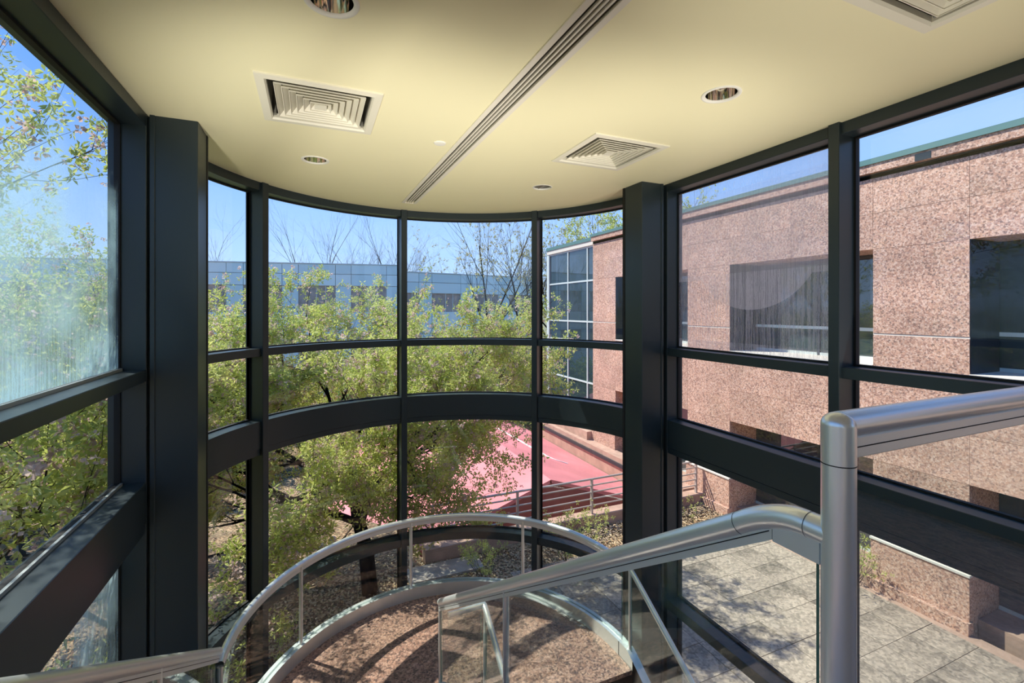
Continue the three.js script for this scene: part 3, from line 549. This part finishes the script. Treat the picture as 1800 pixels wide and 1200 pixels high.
{ // low terrace wall with its metal fence
  const w = thing('terrace_wall', 'low pink concrete wall with ribbed face under the metal fence', 'wall', [7.5, GROUND, -10.9]);
  part(w, 'core', box(2.4, 10.98, GROUND - 2, GROUND + 0.2, -11.05, -10.72), pinkConcrete);
  for (let k = 0; k < 3; k++) part(w, 'course', box(2.4, 10.98, GROUND + 0.2 + k * 0.035, GROUND + 0.23 + k * 0.035, -11.07 + 0.004 * k, -10.70 - 0.004 * k), pinkConcrete);
  const f = thing('metal_fence', 'pale metal fence with five horizontal rails at the plaza edge', 'fence', [7.5, GROUND + 0.3, -10.85]);
  for (const y of [-4.65, -4.825, -5.01, -5.195, -5.375]) part(f, 'rail', capped(line(V(2.5, y, -10.85), V(10.8, y, -10.85)), y > -4.7 ? 0.028 : 0.02, 2, 10), fenceMetal);
  for (const x of [2.6, 4.8, 7.03, 8.9, 10.78]) part(f, 'post', box(x - 0.025, x + 0.025, -5.6, -4.64, -10.885, -10.815), fenceMetal);
}
{ // red-roofed building beyond the terrace
  const zr0 = -12.1, zr1 = -24, xr = 6.43, yr = -5.0, xa = 0.5, xb = 10.45, p = 0.335;
  const b = thing('red_roof_building', 'low building with a faded red gable roof beyond the fence', 'building', [xr, GROUND - 1.8, -18]);
  const slope = (x0, x1) => { const y0 = yr - Math.abs(x0 - xr) * p, y1 = yr - Math.abs(x1 - xr) * p, L = Math.hypot(x1 - x0, y1 - y0), g = box(0, L, -0.1, 0, zr1, zr0); g.rotateZ(Math.atan2(y1 - y0, x1 - x0)); g.translate(x0, y0, 0); return g; };
  const lg = slope(xa, xr); part(b, 'roof_slope', lg, redRoof);
  part(b, 'roof_slope', slope(xr, xb), redRoof);
  const gable = new THREE.Shape([[xa + 0.05, GROUND - 1.7], [xb - 0.05, GROUND - 1.7], [xb - 0.05, yr - (xb - xr) * p - 0.1], [xr, yr - 0.11], [xa + 0.05, yr - (xr - xa) * p - 0.1]].map(([x, y]) => new THREE.Vector2(x, y)));
  for (const z of [zr0 - 0.25, zr1 + 0.05]) { const g = new THREE.ExtrudeGeometry(gable, { depth: 0.2, bevelEnabled: false }); g.translate(0, 0, z); part(b, 'gable_wall', g, redWall); }
  const onRoof = (x, z) => V(x, yr - Math.abs(x - xr) * p + 0.012, z);
  const strip = (pts, w) => tube(new THREE.CatmullRomCurve3(pts.map(([x, z]) => onRoof(x, z))), w, 24, 6);
  part(b, 'sealant_line', strip([[7.6, -20.5], [7.9, -18.6], [8.0, -17.2], [8.15, -15.9], [8.35, -15.4], [8.8, -15.2]], 0.022), chalk, 'white sealant line');
  part(b, 'sealant_line', strip([[7.75, -20.4], [8.03, -18.6], [8.12, -17.2], [8.25, -15.95]], 0.012), chalk, 'thin white sealant line');
  part(b, 'sealant_line', strip([[3.2, -16.4], [4.2, -16.2], [5.0, -15.95]], 0.018), chalk, 'white sealant line');
  part(b, 'sealant_line', strip([[4.9, -19.2], [5.25, -17.8], [5.4, -17.2]], 0.03), chalk, 'short white scuffed line');
}

// ------------------------------------------------------------------ granite office building on the right
{
  const XF = 11, D = 1.05, top = 2.80;
  const b = thing('granite_building', 'pink speckled granite office building with deep dark windows', 'building', [XF, GROUND, -8]);
  const piers = [[-16.88, -15.27], [-11.42, -9.79], [-6.08, -4.49], [-0.72, 0.88], [4.6, 6.2]];   // solid piers, in z
  const wins = [[-15.27, -11.42], [-9.79, -6.08], [-4.49, -0.72], [0.88, 4.6]];
  const W = { u0: -1.18, u1: 1.285, l1: -3.2, l0: -5.72 };
  let seed = 0; const J = 0.003;
  const slab = (y0, y1, z0, z1, proud = 0, mat = graniteFacade) => { seed++; part(b, 'granite_panel', box(XF - proud, XF + 0.05, y0 + J, y1 - J, z0 + J, z1 - J, seed * 1.7, seed * 0.9), mat); };
  part(b, 'core', box(XF + D + 0.12, XF + 14, GROUND - 2, top + 0.1, -16.88, 6.2), concrete);
  part(b, 'roof', box(XF + 0.02, XF + 14, top - 0.02, top + 0.08, -16.88, 6.2), concrete);
  for (const [z0, z1] of piers) {
    part(b, 'pier', box(XF + 0.03, XF + D + 0.15, GROUND - 2, top, z0 + 0.01, z1 - 0.01, z0), graniteFacade);
    part(b, 'jamb_panel', box(XF + 0.02, XF + D, W.u0, W.u1, z1 - 0.005, z1 + 0.012), jambMetal, 'dark blue metal window jamb');
    slab(W.u1, 2.05, z0, z1); slab(2.05, top, z0, z1);
    slab(-0.50, W.u1, z0, z1); slab(-1.40, -0.535, z0, z1); slab(W.l1, -1.40, z0, z1); slab(-4.84, W.l1, z0, z1);
    part(b, 'groove', box(XF + 0.012, XF + 0.04, -0.54, -0.495, z0, z1), whiteStone, 'pale stone joint strip');
    slab(GROUND + 0.22, -4.84, z0 - 0.02, z1 + 0.02, 0.05); part(b, 'plinth_cap', box(XF - 0.075, XF + 0.04, -4.87, -4.83, z0 - 0.03, z1 + 0.03), whiteStone);
    part(b, 'base_course', box(XF - 0.14, XF + 0.04, GROUND - 0.05, GROUND + 0.22, z0 - 0.04, z1 + 0.04, z0), graniteFacade);
  }
  for (const [z0, z1] of wins) {
    const zm = (z0 + z1) / 2;
    part(b, 'spandrel', box(XF + 0.03, XF + D + 0.15, W.l1 + 0.01, W.u0 - 0.03, z0, z1, z0), graniteFacade);
    part(b, 'parapet', box(XF + 0.03, XF + D + 0.15, W.u1 + 0.01, top, z0, z1, z0), graniteFacade);
    part(b, 'base_wall', box(XF + 0.3, XF + D + 0.15, GROUND - 2, W.l0, z0, z1, z0), pinkConcrete);
    for (const [p, q] of [[z0, zm], [zm, z1]]) { slab(W.u1, 2.05, p, q); slab(2.05, top, p, q); slab(-2.3, W.u0 - 0.03, p, q); slab(W.l1, -2.3, p, q); }
    part(b, 'window_sill', box(XF - 0.02, XF + D, W.u0 - 0.04, W.u0, z0, z1), whiteStone);
    for (const [y0, y1, bar] of [[W.u0, W.u1, -0.47], [W.l0, W.l1, -4.4]]) {
      const n = 2, wz = (z1 - z0) / n, wd = part(b, 'window_frame', box(XF + D, XF + D + 0.06, y0, y0 + 0.07, z0, z1), paleFrame);
      part(wd, 'mullion', box(XF + D - 0.01, XF + D + 0.05, bar - 0.04, bar + 0.04, z0, z1), paleFrame);
      for (let k = 1; k < n; k++) part(wd, 'mullion', box(XF + D - 0.008, XF + D + 0.05, y0, y1, z0 + k * wz - 0.03, z0 + k * wz + 0.03), frameMetal);
      for (let k = 0; k < n; k++) for (const [ya, yb] of [[y0 + 0.07, bar - 0.04], [bar + 0.04, y1]]) part(wd, 'window_pane', box(XF + D + 0.02, XF + D + 0.05, ya, yb, z0 + k * wz, z0 + (k + 1) * wz), mirrorGlass);
    }
  }
  // cornice: recessed strip coloured dark for the shadow beneath, stone blocks, green coping
  part(b, 'cornice_shade_strip', box(XF + 0.02, XF + 0.6, top, 2.92, -16.88, 6.2), frameMetal);
  for (let z = -16.88; z < 6; z += 2.68) { seed++; part(b, 'cornice_block', box(XF - 0.10, XF + 0.6, 2.905, 3.085, z + 0.004, Math.min(6.2, z + 2.676), seed * 1.3, seed), graniteFacade); }
  part(b, 'coping', box(XF - 0.13, XF + 0.6, 3.085, 3.20, -16.92, 6.2), greenCoping);
  part(b, 'scupper', box(XF - 0.106, XF, 2.915, 3.05, -5.28, -5.02), frameMetal);
  // glazed end bay
  const g = thing('glazed_bay', 'pale-framed glass end bay of the granite building', 'building', [XF + 0.1, GROUND - 2, -19]);
  const X0 = XF + 0.06, ys = [-5.0, -3.2, -1.42, -0.53, 1.27, 2.74], zs = [-21.0, -19.12, -17.43, -16.9];
  part(g, 'core', box(X0 + 0.1, X0 + 10, GROUND - 2, 3.0, -20.98, -16.9), concrete);
  part(g, 'base_wall', box(X0 - 0.35, X0 + 0.1, GROUND - 2, -5.2, -21.1, -16.9), pinkConcrete);
  for (let a = 0; a < 3; a++) for (let c = 0; c < 5; c++) part(g, 'window_pane', box(X0 + 0.04, X0 + 0.08, ys[c] + 0.03, ys[c + 1] - 0.03, zs[a] + 0.03, zs[a + 1] - 0.03), mirrorGlass);
  zs.forEach((z, k) => part(g, 'mullion', box(X0 - (k ? 0 : 0.03), X0 + 0.1, -5.2, 2.78, z - (k ? 0.035 : 0.2), z + 0.035), paleFrame));
  ys.forEach((y, k) => part(g, 'rail', box(X0 + 0.005, X0 + 0.1, y - (k === 2 ? 0.16 : 0.035), y + 0.035, -21.0, -16.9), paleFrame));
  part(g, 'top_band', box(X0 - 0.05, X0 + 0.4, 2.78, 2.97, -21.15, -16.9), whiteStone);
  part(g, 'coping', box(X0 - 0.08, X0 + 0.5, 2.97, 3.12, -21.2, -16.9), greenCoping);
  const pb = thing('base_ledge', 'pale stone ledge along the foot of the granite building beyond the fence', 'wall', [10.7, GROUND - 2, -16]);
  part(pb, 'ledge', box(10.5, 11.02, GROUND - 2, -5.55, -21.3, -11.1), pinkConcrete);
  part(pb, 'gutter', box(10.42, 10.5, -5.85, -5.73, -21.3, -11.1), frameMetal);
}

// ------------------------------------------------------------------ far white office building
function farBlock(label, x, z, turn, L, H) {
  const b = thing('white_office_building', label, 'building', [x, GROUND - 1.8, z]); b.rotation.y = turn; b.base = [0, GROUND - 1.8, 0];
  const mod = 4.3, pier = 1.3, n = Math.ceil(L / mod), r = rngOf(Math.round(L * 10));
  part(b, 'core', box(-L, 0, GROUND - 1.8, H - 0.06, -6, -0.12), concrete);
  const rowsY = [[H - 0.86, H], [H - 1.88, H - 0.86], [-2.2, -0.2], [GROUND - 1.8, -4.6]];
  for (let k = 0; k < n; k++) {
    const u1 = -k * mod, u0 = Math.max(-L, u1 - mod), p0 = u1 - pier;
    for (const [y0, y1] of rowsY) for (const [a, c] of [[p0, u1], [u0, p0]]) if (c > a) part(b, 'panel', box(a + 0.02, c - 0.02, y0 + 0.02, y1 - 0.02, -0.14, 0), whitePanels[Math.floor(r() * 3)]);
    for (const [y0, y1] of [[-0.2, H - 1.88], [-4.6, -2.2]]) {
      part(b, 'panel', box(p0 + 0.02, u1 - 0.02, y0 + 0.02, y1 - 0.02, -0.14, 0), whitePanels[1]);
      const w = [0.48, 0.25, 0.27], W = p0 - u0; let a = u0;
      for (let q = 0; q < 3; q++) { part(b, 'window_pane', box(a + 0.03, a + w[q] * W - 0.03, y0 + 0.04, y1 - 0.04, -0.2, -0.13), q === 1 ? mirrorGlass : darkGlass); a += w[q] * W; if (q < 2) part(b, 'mullion', box(a - 0.03, a + 0.03, y0, y1, -0.2, -0.08), paleFrame); }
    }
  }
  part(b, 'coping', box(-L - 0.05, 0.05, H, H + 0.08, -0.5, 0.04), paleFrame);
}
farBlock('long pale panelled office building in the distance behind the blossoming tree', 7.3, -42.3, R3(-10.5), 34, 3.95);
farBlock('lower pale panelled office wing in the distance beside the bare tree', 23, -45.2, R3(9.5), 15.4, 3.4);

// ------------------------------------------------------------------ trees
class Sticks { // tapered branches collected into one geometry
  constructor() { this.p = []; this.n = []; this.u = []; this.i = []; }
  add(pts, rad, sides) {
    const N = pts.length; let ref = Math.abs(pts[N - 1].clone().sub(pts[0]).normalize().y) > 0.9 ? V(1, 0, 0) : V(0, 1, 0), start = this.p.length / 3, run = 0;
    for (let k = 0; k < N; k++) {
      const d = pts[Math.min(N - 1, k + 1)].clone().sub(pts[Math.max(0, k - 1)]).normalize(), a = new THREE.Vector3().crossVectors(d, ref).normalize(), b = new THREE.Vector3().crossVectors(d, a);
      if (k) run += pts[k].distanceTo(pts[k - 1]);
      for (let s = 0; s < sides; s++) { const t = s / sides * Math.PI * 2, c = Math.cos(t), e = Math.sin(t), nx = a.x * c + b.x * e, ny = a.y * c + b.y * e, nz = a.z * c + b.z * e; this.p.push(pts[k].x + nx * rad[k], pts[k].y + ny * rad[k], pts[k].z + nz * rad[k]); this.n.push(nx, ny, nz); this.u.push(s / sides, run * 0.8); }
    }
    for (let k = 0; k < N - 1; k++) for (let s = 0; s < sides; s++) { const q = start + k * sides, s2 = (s + 1) % sides; this.i.push(q + s, q + sides + s, q + sides + s2, q + s, q + sides + s2, q + s2); }
  }
  build() { const g = new THREE.BufferGeometry(); g.setAttribute('position', new THREE.Float32BufferAttribute(this.p, 3)); g.setAttribute('normal', new THREE.Float32BufferAttribute(this.n, 3)); g.setAttribute('uv', new THREE.Float32BufferAttribute(this.u, 2)); g.setIndex(this.i); return g; }
}
function grow(o) { // o: seed, trunk, limbs, levels, spread, len, ratio, kids, up, rad
  const r = rngOf(o.seed), st = new Sticks(), tips = [], UP = V(0, 1, 0);
  const aim = (d, ang, az) => { const a = Math.abs(d.y) > 0.95 ? V(1, 0, 0) : new THREE.Vector3().crossVectors(d, UP).normalize(), q = new THREE.Quaternion().setFromAxisAngle(a, ang), w = new THREE.Quaternion().setFromAxisAngle(d, az); return d.clone().applyQuaternion(q).applyQuaternion(w).normalize(); };
  const branch = (p, d, len, rad, lvl) => {
    const n = lvl === 0 ? 6 : lvl < 3 ? 5 : 4, pts = [p.clone()], rr = [rad], dir = d.clone(); let at = p.clone();
    for (let k = 1; k <= n; k++) { dir.add(V((r() - 0.5) * o.wiggle, (r() - 0.5) * o.wiggle + o.up * 0.1, (r() - 0.5) * o.wiggle)).normalize(); at = at.clone().addScaledVector(dir, len / n); if (o.floor !== undefined && at.y < o.floor) at.y = o.floor + r() * 0.1; if (o.block && lvl && o.block(at, 0.3)) break; pts.push(at); rr.push(rad * (1 - 0.5 * k / n) * (lvl === o.levels ? 1 - 0.6 * k / n : 1)); }
    const got = pts.length - 1; if (got < 1) return; st.add(pts, rr, lvl === 0 ? 10 : lvl === 1 ? 7 : lvl === 2 ? 5 : 3);
    if (lvl >= o.leafFrom) for (let k = 1; k <= got; k++) tips.push([pts[k], pts[k].clone().sub(pts[k - 1]).normalize(), lvl]);
    if (lvl >= o.levels) return;
    const kids = lvl === 0 ? o.limbs : o.kids[Math.min(o.kids.length - 1, lvl - 1)];
    for (let c = 0; c < kids; c++) {
      const t = lvl === 0 ? (o.limbFrom + (1 - o.limbFrom) * (c + r() * 0.6) / kids) : 0.3 + 0.7 * (c + 0.4 + r() * 0.6) / kids, f = Math.min(got - 0.001, t * got), k = Math.floor(f), q = pts[k].clone().lerp(pts[k + 1], f - k);
      const base = pts[k + 1].clone().sub(pts[k]).normalize(), last = c === kids - 1;
      const nd = aim(base, (lvl === 0 ? o.spread : last ? 0.25 : o.fork) * (0.75 + r() * 0.5), lvl === 0 ? c * 2.4 + r() * 0.8 : r() * 6.283);
      if (o.flatten && lvl > 0) { nd.y *= 1 - o.flatten; nd.normalize(); }
      branch(q, nd, len * (lvl === 0 ? o.limbLen : o.ratio) * (0.75 + r() * 0.5), Math.max(0.0035, rr[k] * (lvl === 0 ? 0.55 : 0.6)), lvl + 1);
    }
  };
  branch(V(0, 0, 0), (o.lean || V(0, 1, 0)).clone().normalize(), o.trunk, o.rad, 0);
  return { geo: st.build(), tips };
}
function leafCluster(n, L, seed, wide = 0.42) { // a tuft of small folded leaves
  const r = rngOf(seed), p = [], ix = [];
  for (let k = 0; k < n; k++) {
    const a = r() * 6.283, el = (r() - 0.35) * 1.5, d = V(Math.cos(a) * Math.cos(el), Math.sin(el), Math.sin(a) * Math.cos(el)), s = new THREE.Vector3().crossVectors(d, V(r() - 0.5, 1, r() - 0.5)).normalize(), u = new THREE.Vector3().crossVectors(s, d), l = L * (0.7 + r() * 0.6), o = d.clone().multiplyScalar(L * 0.2), b = p.length / 3;
    const q = [o, o.clone().addScaledVector(d, l * 0.5).addScaledVector(s, l * wide * 0.5).addScaledVector(u, l * 0.10), o.clone().addScaledVector(d, l).addScaledVector(u, -l * 0.12), o.clone().addScaledVector(d, l * 0.5).addScaledVector(s, -l * wide * 0.5).addScaledVector(u, l * 0.10)];
    for (const v of q) p.push(v.x, v.y, v.z); ix.push(b, b + 1, b + 2, b, b + 2, b + 3);
  }
  const g = new THREE.BufferGeometry(); g.setAttribute('position', new THREE.Float32BufferAttribute(p, 3)); g.setIndex(ix); const h = g.toNonIndexed(); h.computeVertexNormals(); return h;
}
const leafMat = new THREE.MeshPhysicalMaterial({ color: 0xffffff, roughness: 1, transmission: 0.5, thickness: 0, side: THREE.DoubleSide });
const tufts = leafCluster(6, 0.058, 3), blooms = leafCluster(7, 0.032, 9, 0.9), farTuft = leafCluster(7, 0.26, 12, 0.5);
function foliage(parent, name, geo, tips, per, spread, seed, colour, scale = [0.7, 1.4]) {
  const r = rngOf(seed), n = tips.length * per, m = new THREE.InstancedMesh(geo, leafMat, n), M = new THREE.Matrix4(), q = new THREE.Quaternion(), e = new THREE.Euler(), c = new THREE.Color();
  for (let i = 0; i < n; i++) {
    const [p] = tips[Math.floor(i / per)], s = scale[0] + r() * (scale[1] - scale[0]); e.set(r() * 6.3, r() * 6.3, r() * 6.3); q.setFromEuler(e);
    M.compose(V(p.x + (r() - 0.5) * spread, p.y + (r() - 0.5) * spread, p.z + (r() - 0.5) * spread), q, V(s, s, s)); m.setMatrixAt(i, M); colour(c, r()); m.setColorAt(i, c);
  }
  m.name = name; m.userData.kind = 'stuff'; lit(m); parent.add(m); return m;
}
const springGreen = (c, k) => c.setRGB(0.44 + 0.32 * k, 0.53 + 0.24 * k, 0.11 + 0.14 * k);
const deepGreen = (c, k) => c.setRGB(0.16 + 0.2 * k, 0.30 + 0.2 * k, 0.07 + 0.08 * k);
const blush = (c, k) => c.setRGB(0.62 + 0.2 * k, 0.42 + 0.22 * k, 0.38 + 0.22 * k);
const dry = (c, k) => c.setRGB(0.34 + 0.2 * k, 0.34 + 0.16 * k, 0.16 + 0.1 * k);
const inBuilding = (x, y, z, m) => (x > XL - GD - m && x < XR + GD + m && z > CZ) || Math.hypot(x - CX, z - CZ) < RI + GD + m;
function cherry(label, at, o, per = 2) {
  const t = thing('cherry_tree', label, 'tree', at, 'blossoming cherry trees outside the glass');
  const no = (p, m) => inBuilding(p.x + at[0], p.y + at[1], p.z + at[2], m) || (o.shape && o.shape(p.x + at[0], p.y + at[1], p.z + at[2]));
  const { geo, tips } = grow({ ...o, block: no }), keep = tips.filter(([p]) => !no(p, 0.3));
  t.base = [0, 0, 0]; part(t, 'trunk_and_branches', geo, bark);
  foliage(t, 'leaves', tufts, keep, per, 0.26, o.seed + 1, springGreen);
  foliage(t, 'blossoms', blooms, keep.filter((_, i) => i % 2 === 0), 2, 0.24, o.seed + 2, blush);
}
const cherryOpts = { levels: 5, kids: [4, 4, 4, 3], limbs: 6, limbFrom: 0.5, spread: 1.05, fork: 0.75, wiggle: 0.30, ratio: 0.62, up: 0.25, leafFrom: 4, flatten: 0.1, rad: 0.17 };
cherry('large blossoming cherry tree in front of the curved window', [1.1, GROUND - 0.05, -10.1], { ...cherryOpts, seed: 404, trunk: 2.2, limbLen: 1.15, lean: V(-0.22, 1, 0.1), limbs: 12, limbFrom: 0.35, spread: 0.98, up: 0.42, floor: 0.9, shape: (x, y, z) => y > 0.95 - 0.05 * Math.abs(x) || (y > 0.25 && x > 3.2) });
cherry('blossoming cherry tree beside the left glass wall', [-4.4, GROUND - 0.05, -7.4], { ...cherryOpts, seed: 517, trunk: 3.0, limbLen: 1.0, lean: V(0.05, 1, -0.05), limbs: 11, limbFrom: 0.35, up: 0.55, floor: 0.8, shape: (x, y, z) => (y > -0.6 && x > -1.7 + 0.12 * (z + 6)) });
cherry('smaller cherry tree between the two nearer cherry trees', [-3.0, GROUND - 0.4, -12.6], { ...cherryOpts, seed: 623, trunk: 2.4, limbLen: 1.1, limbs: 9, limbFrom: 0.35, up: 0.5, floor: 0.6, shape: (x, y) => y > 0.9 });
{ // bare and budding trees in the distance: a few originals, then copies
  const kinds = [
    { seed: 71, trunk: 6, limbs: 7, limbFrom: 0.4, limbLen: 0.85, spread: 0.55, fork: 0.5, ratio: 0.64, rad: 0.22 },
    { seed: 83, trunk: 7, limbs: 6, limbFrom: 0.45, limbLen: 0.7, spread: 0.5, fork: 0.45, ratio: 0.66, rad: 0.2 },
    { seed: 97, trunk: 6.5, limbs: 4, limbFrom: 0.7, limbLen: 0.95, spread: 0.42, fork: 0.42, ratio: 0.6, rad: 0.22, wiggle: 0.16, kids: [3, 4, 3, 3] },
  ].map((k) => grow({ levels: 5, kids: [4, 4, 3, 3], wiggle: 0.22, up: 0.35, leafFrom: 4, ...k }));
  const put = (name, kind, label, x, z, s, turn, leaf) => {
    const t = thing(name, label, 'tree', [x, GROUND - 1.7, z], 'trees in the distance'); t.base = [0, 0, 0];
    const m = lit(new THREE.Mesh(kinds[kind].geo, bareBark)); m.name = 'trunk_and_branches'; t.add(m);
    if (leaf) foliage(t, 'leaves', farTuft, kinds[kind].tips.filter((_, i) => i % (leaf > 1 ? 4 : 14) === 0), 1, 0.5, Math.round(x * 7 + 900), leaf > 1 ? springGreen : dry, [0.5, 1]);
    t.scale.setScalar(s); t.rotation.y = turn;
  };
  put('bare_tree', 2, 'tall bare forked tree standing in front of the pale office wing', 11.9, -33, 1.0, 0.5, 0);
  put('bare_tree', 1, 'slender bare tree beside the glazed end bay', 14.9, -32, 0.95, 2.0, 1);
  put('bare_tree', 0, 'bare tree rising behind the pale building near the left column', -11.5, -62, 1.12, 1.1, 0);
  put('bare_tree', 2, 'bare tree rising behind the middle of the pale building', -0.6, -66, 1.2, 0.3, 0);
  put('bare_tree', 0, 'bare tree rising behind the pale building left of the middle mullion', 8.6, -62, 1.15, 2.6, 0);
  put('bare_tree', 2, 'second bare tree left of the middle mullion behind the pale building', 11.8, -66, 1.22, 4.0, 0);
  put('bare_tree', 1, 'faint bare tree behind the pale building between two leafless trees', 4.5, -70, 1.2, 1.0, 0);
  put('budding_tree', 0, 'small round budding tree behind the pale office wing', 16.8, -60, 1.08, 5.1, 1);
  put('budding_tree', 1, 'budding tree right of the tall bare forked tree', 25.5, -60, 1.25, 0.9, 1);
  put('budding_tree', 0, 'budding tree behind the left edge of the glazed end bay', 26.5, -50, 1.25, 3.3, 1);
  put('budding_tree', 1, 'fresh green tree behind the roof of the glazed end bay', 31, -44, 1.4, 1.9, 2);
  put('budding_tree', 0, 'fresh green tree behind the roof of the granite building', 36, -40, 1.35, 0.2, 2);
  put('bare_tree', 1, 'bare tree far off behind the left glass wall', -26, -40, 1.3, 2.2, 1);
  put('bare_tree', 0, 'second bare tree far off behind the left glass wall', -34, -44, 1.4, 0.6, 1);
  put('budding_tree', 1, 'budding tree behind the cherry trees on the left', -17, -26, 0.9, 1.2, 2);
}
{ // undergrowth between the roofs
  const { geo, tips } = grow({ seed: 91, trunk: 0.7, limbs: 9, limbFrom: 0.1, limbLen: 1.7, spread: 0.8, fork: 0.6, ratio: 0.62, rad: 0.05, levels: 4, kids: [4, 3, 3], wiggle: 0.3, up: 0.4, leafFrom: 3 });
  const spots = [[4.5, -27, 1.7, 'dense shrub behind the left end of the red roof'], [8.5, -29, 1.9, 'dense shrub behind the middle of the red roof'], [12.5, -28, 2.0, 'dense shrub at the foot of the tall bare tree'], [16, -30, 2.2, 'tall shrub beside the glazed end bay'], [0, -26, 1.7, 'shrub far behind the blossoming cherry tree'], [-5.5, -24, 1.9, 'shrub in the distance left of the blossoming cherry tree'], [-11, -20, 2.2, 'large shrub in the distance behind the left glass wall'], [10.3, -24.8, 1.1, 'low shrub at the far corner of the red roof'], [-13, -12, 2.2, 'large shrub left of the cherry tree beside the left glass wall']];
  for (const [x, z, s, label] of spots) {
    const t = thing('shrub', label, 'shrub', [x, GROUND - 1.65, z], 'shrubs beyond the terrace'); t.base = [0, 0, 0];
    const m = lit(new THREE.Mesh(geo, bareBark)); m.name = 'stems'; t.add(m);
    foliage(t, 'leaves', farTuft, tips, 1, 0.35, Math.round(x * 13 + 500), s > 1.95 ? dry : deepGreen, [0.3, 0.6]);
    t.scale.setScalar(s); t.rotation.y = x;
  }
}
{ // small plants close to the glass
  const { geo, tips } = grow({ seed: 133, trunk: 0.25, limbs: 6, limbFrom: 0.1, limbLen: 1.9, spread: 0.6, fork: 0.6, ratio: 0.7, rad: 0.012, levels: 3, kids: [3, 3], wiggle: 0.35, up: 0.4, leafFrom: 2 });
  for (const [x, z, s, label, sparse] of [[5.4, -9.4, 1.25, 'thin leafy sapling in front of the metal fence', 3], [6.4, -9.9, 1.0, 'second thin leafy sapling in front of the metal fence', 4], [10.72, -6.22, 1.0, 'straggly weed growing beside the granite pier', 3], [2.6, -8.3, 0.7, 'small weed below the curved window near the middle', 2], [0.2, -8.1, 0.7, 'small weed at the foot of the big cherry tree', 2], [-0.6, -8.6, 0.8, 'leafy weed left of the big cherry trunk', 2], [3.4, -9.6, 0.9, 'leafy weed right of the big cherry trunk', 2], [9.6, -9.95, 0.8, 'bare weed beside the terrace wall near the granite building', 9]]) {
    const t = thing('weed', label, 'plant', [x, GROUND - 0.02, z], 'small plants outside'); t.base = [0, 0, 0];
    const m = lit(new THREE.Mesh(geo, bareBark)); m.name = 'stems'; t.add(m);
    foliage(t, 'leaves', tufts, tips.filter((_, i) => i % sparse === 0), 1, 0.1, Math.round(x * 11 + 300), springGreen, [0.6, 1.1]);
    t.scale.setScalar(s); t.rotation.y = x * 3;
  }
  solo('stone_path', box(1.9, 3.6, GROUND - 0.06, GROUND + 0.03, -10.6, -10.0), concrete, 'grey concrete slab path in the planting bed', 'path', [3, GROUND, -10.3]);
}
for (const [x, z, word] of [[0.2, -11.4, 'left'], [0.42, -11.6, 'right']]) {
  const p = thing('bollard', `${word} one of two pale round posts behind the big cherry tree`, 'post', [x, GROUND - 0.2, z], 'pale posts in the planting bed');
  part(p, 'shaft', rod(x, z, GROUND - 0.2, GROUND + 0.55, 0.07, 20), whiteStone);
  const g = lathe([[0.075, 0], [0.075, 0.03], [0.05, 0.05], [0.001, 0.055]], 20); g.translate(x, GROUND + 0.55, z); part(p, 'cap', g, whiteStone);
}
renderer.render(scene, camera);
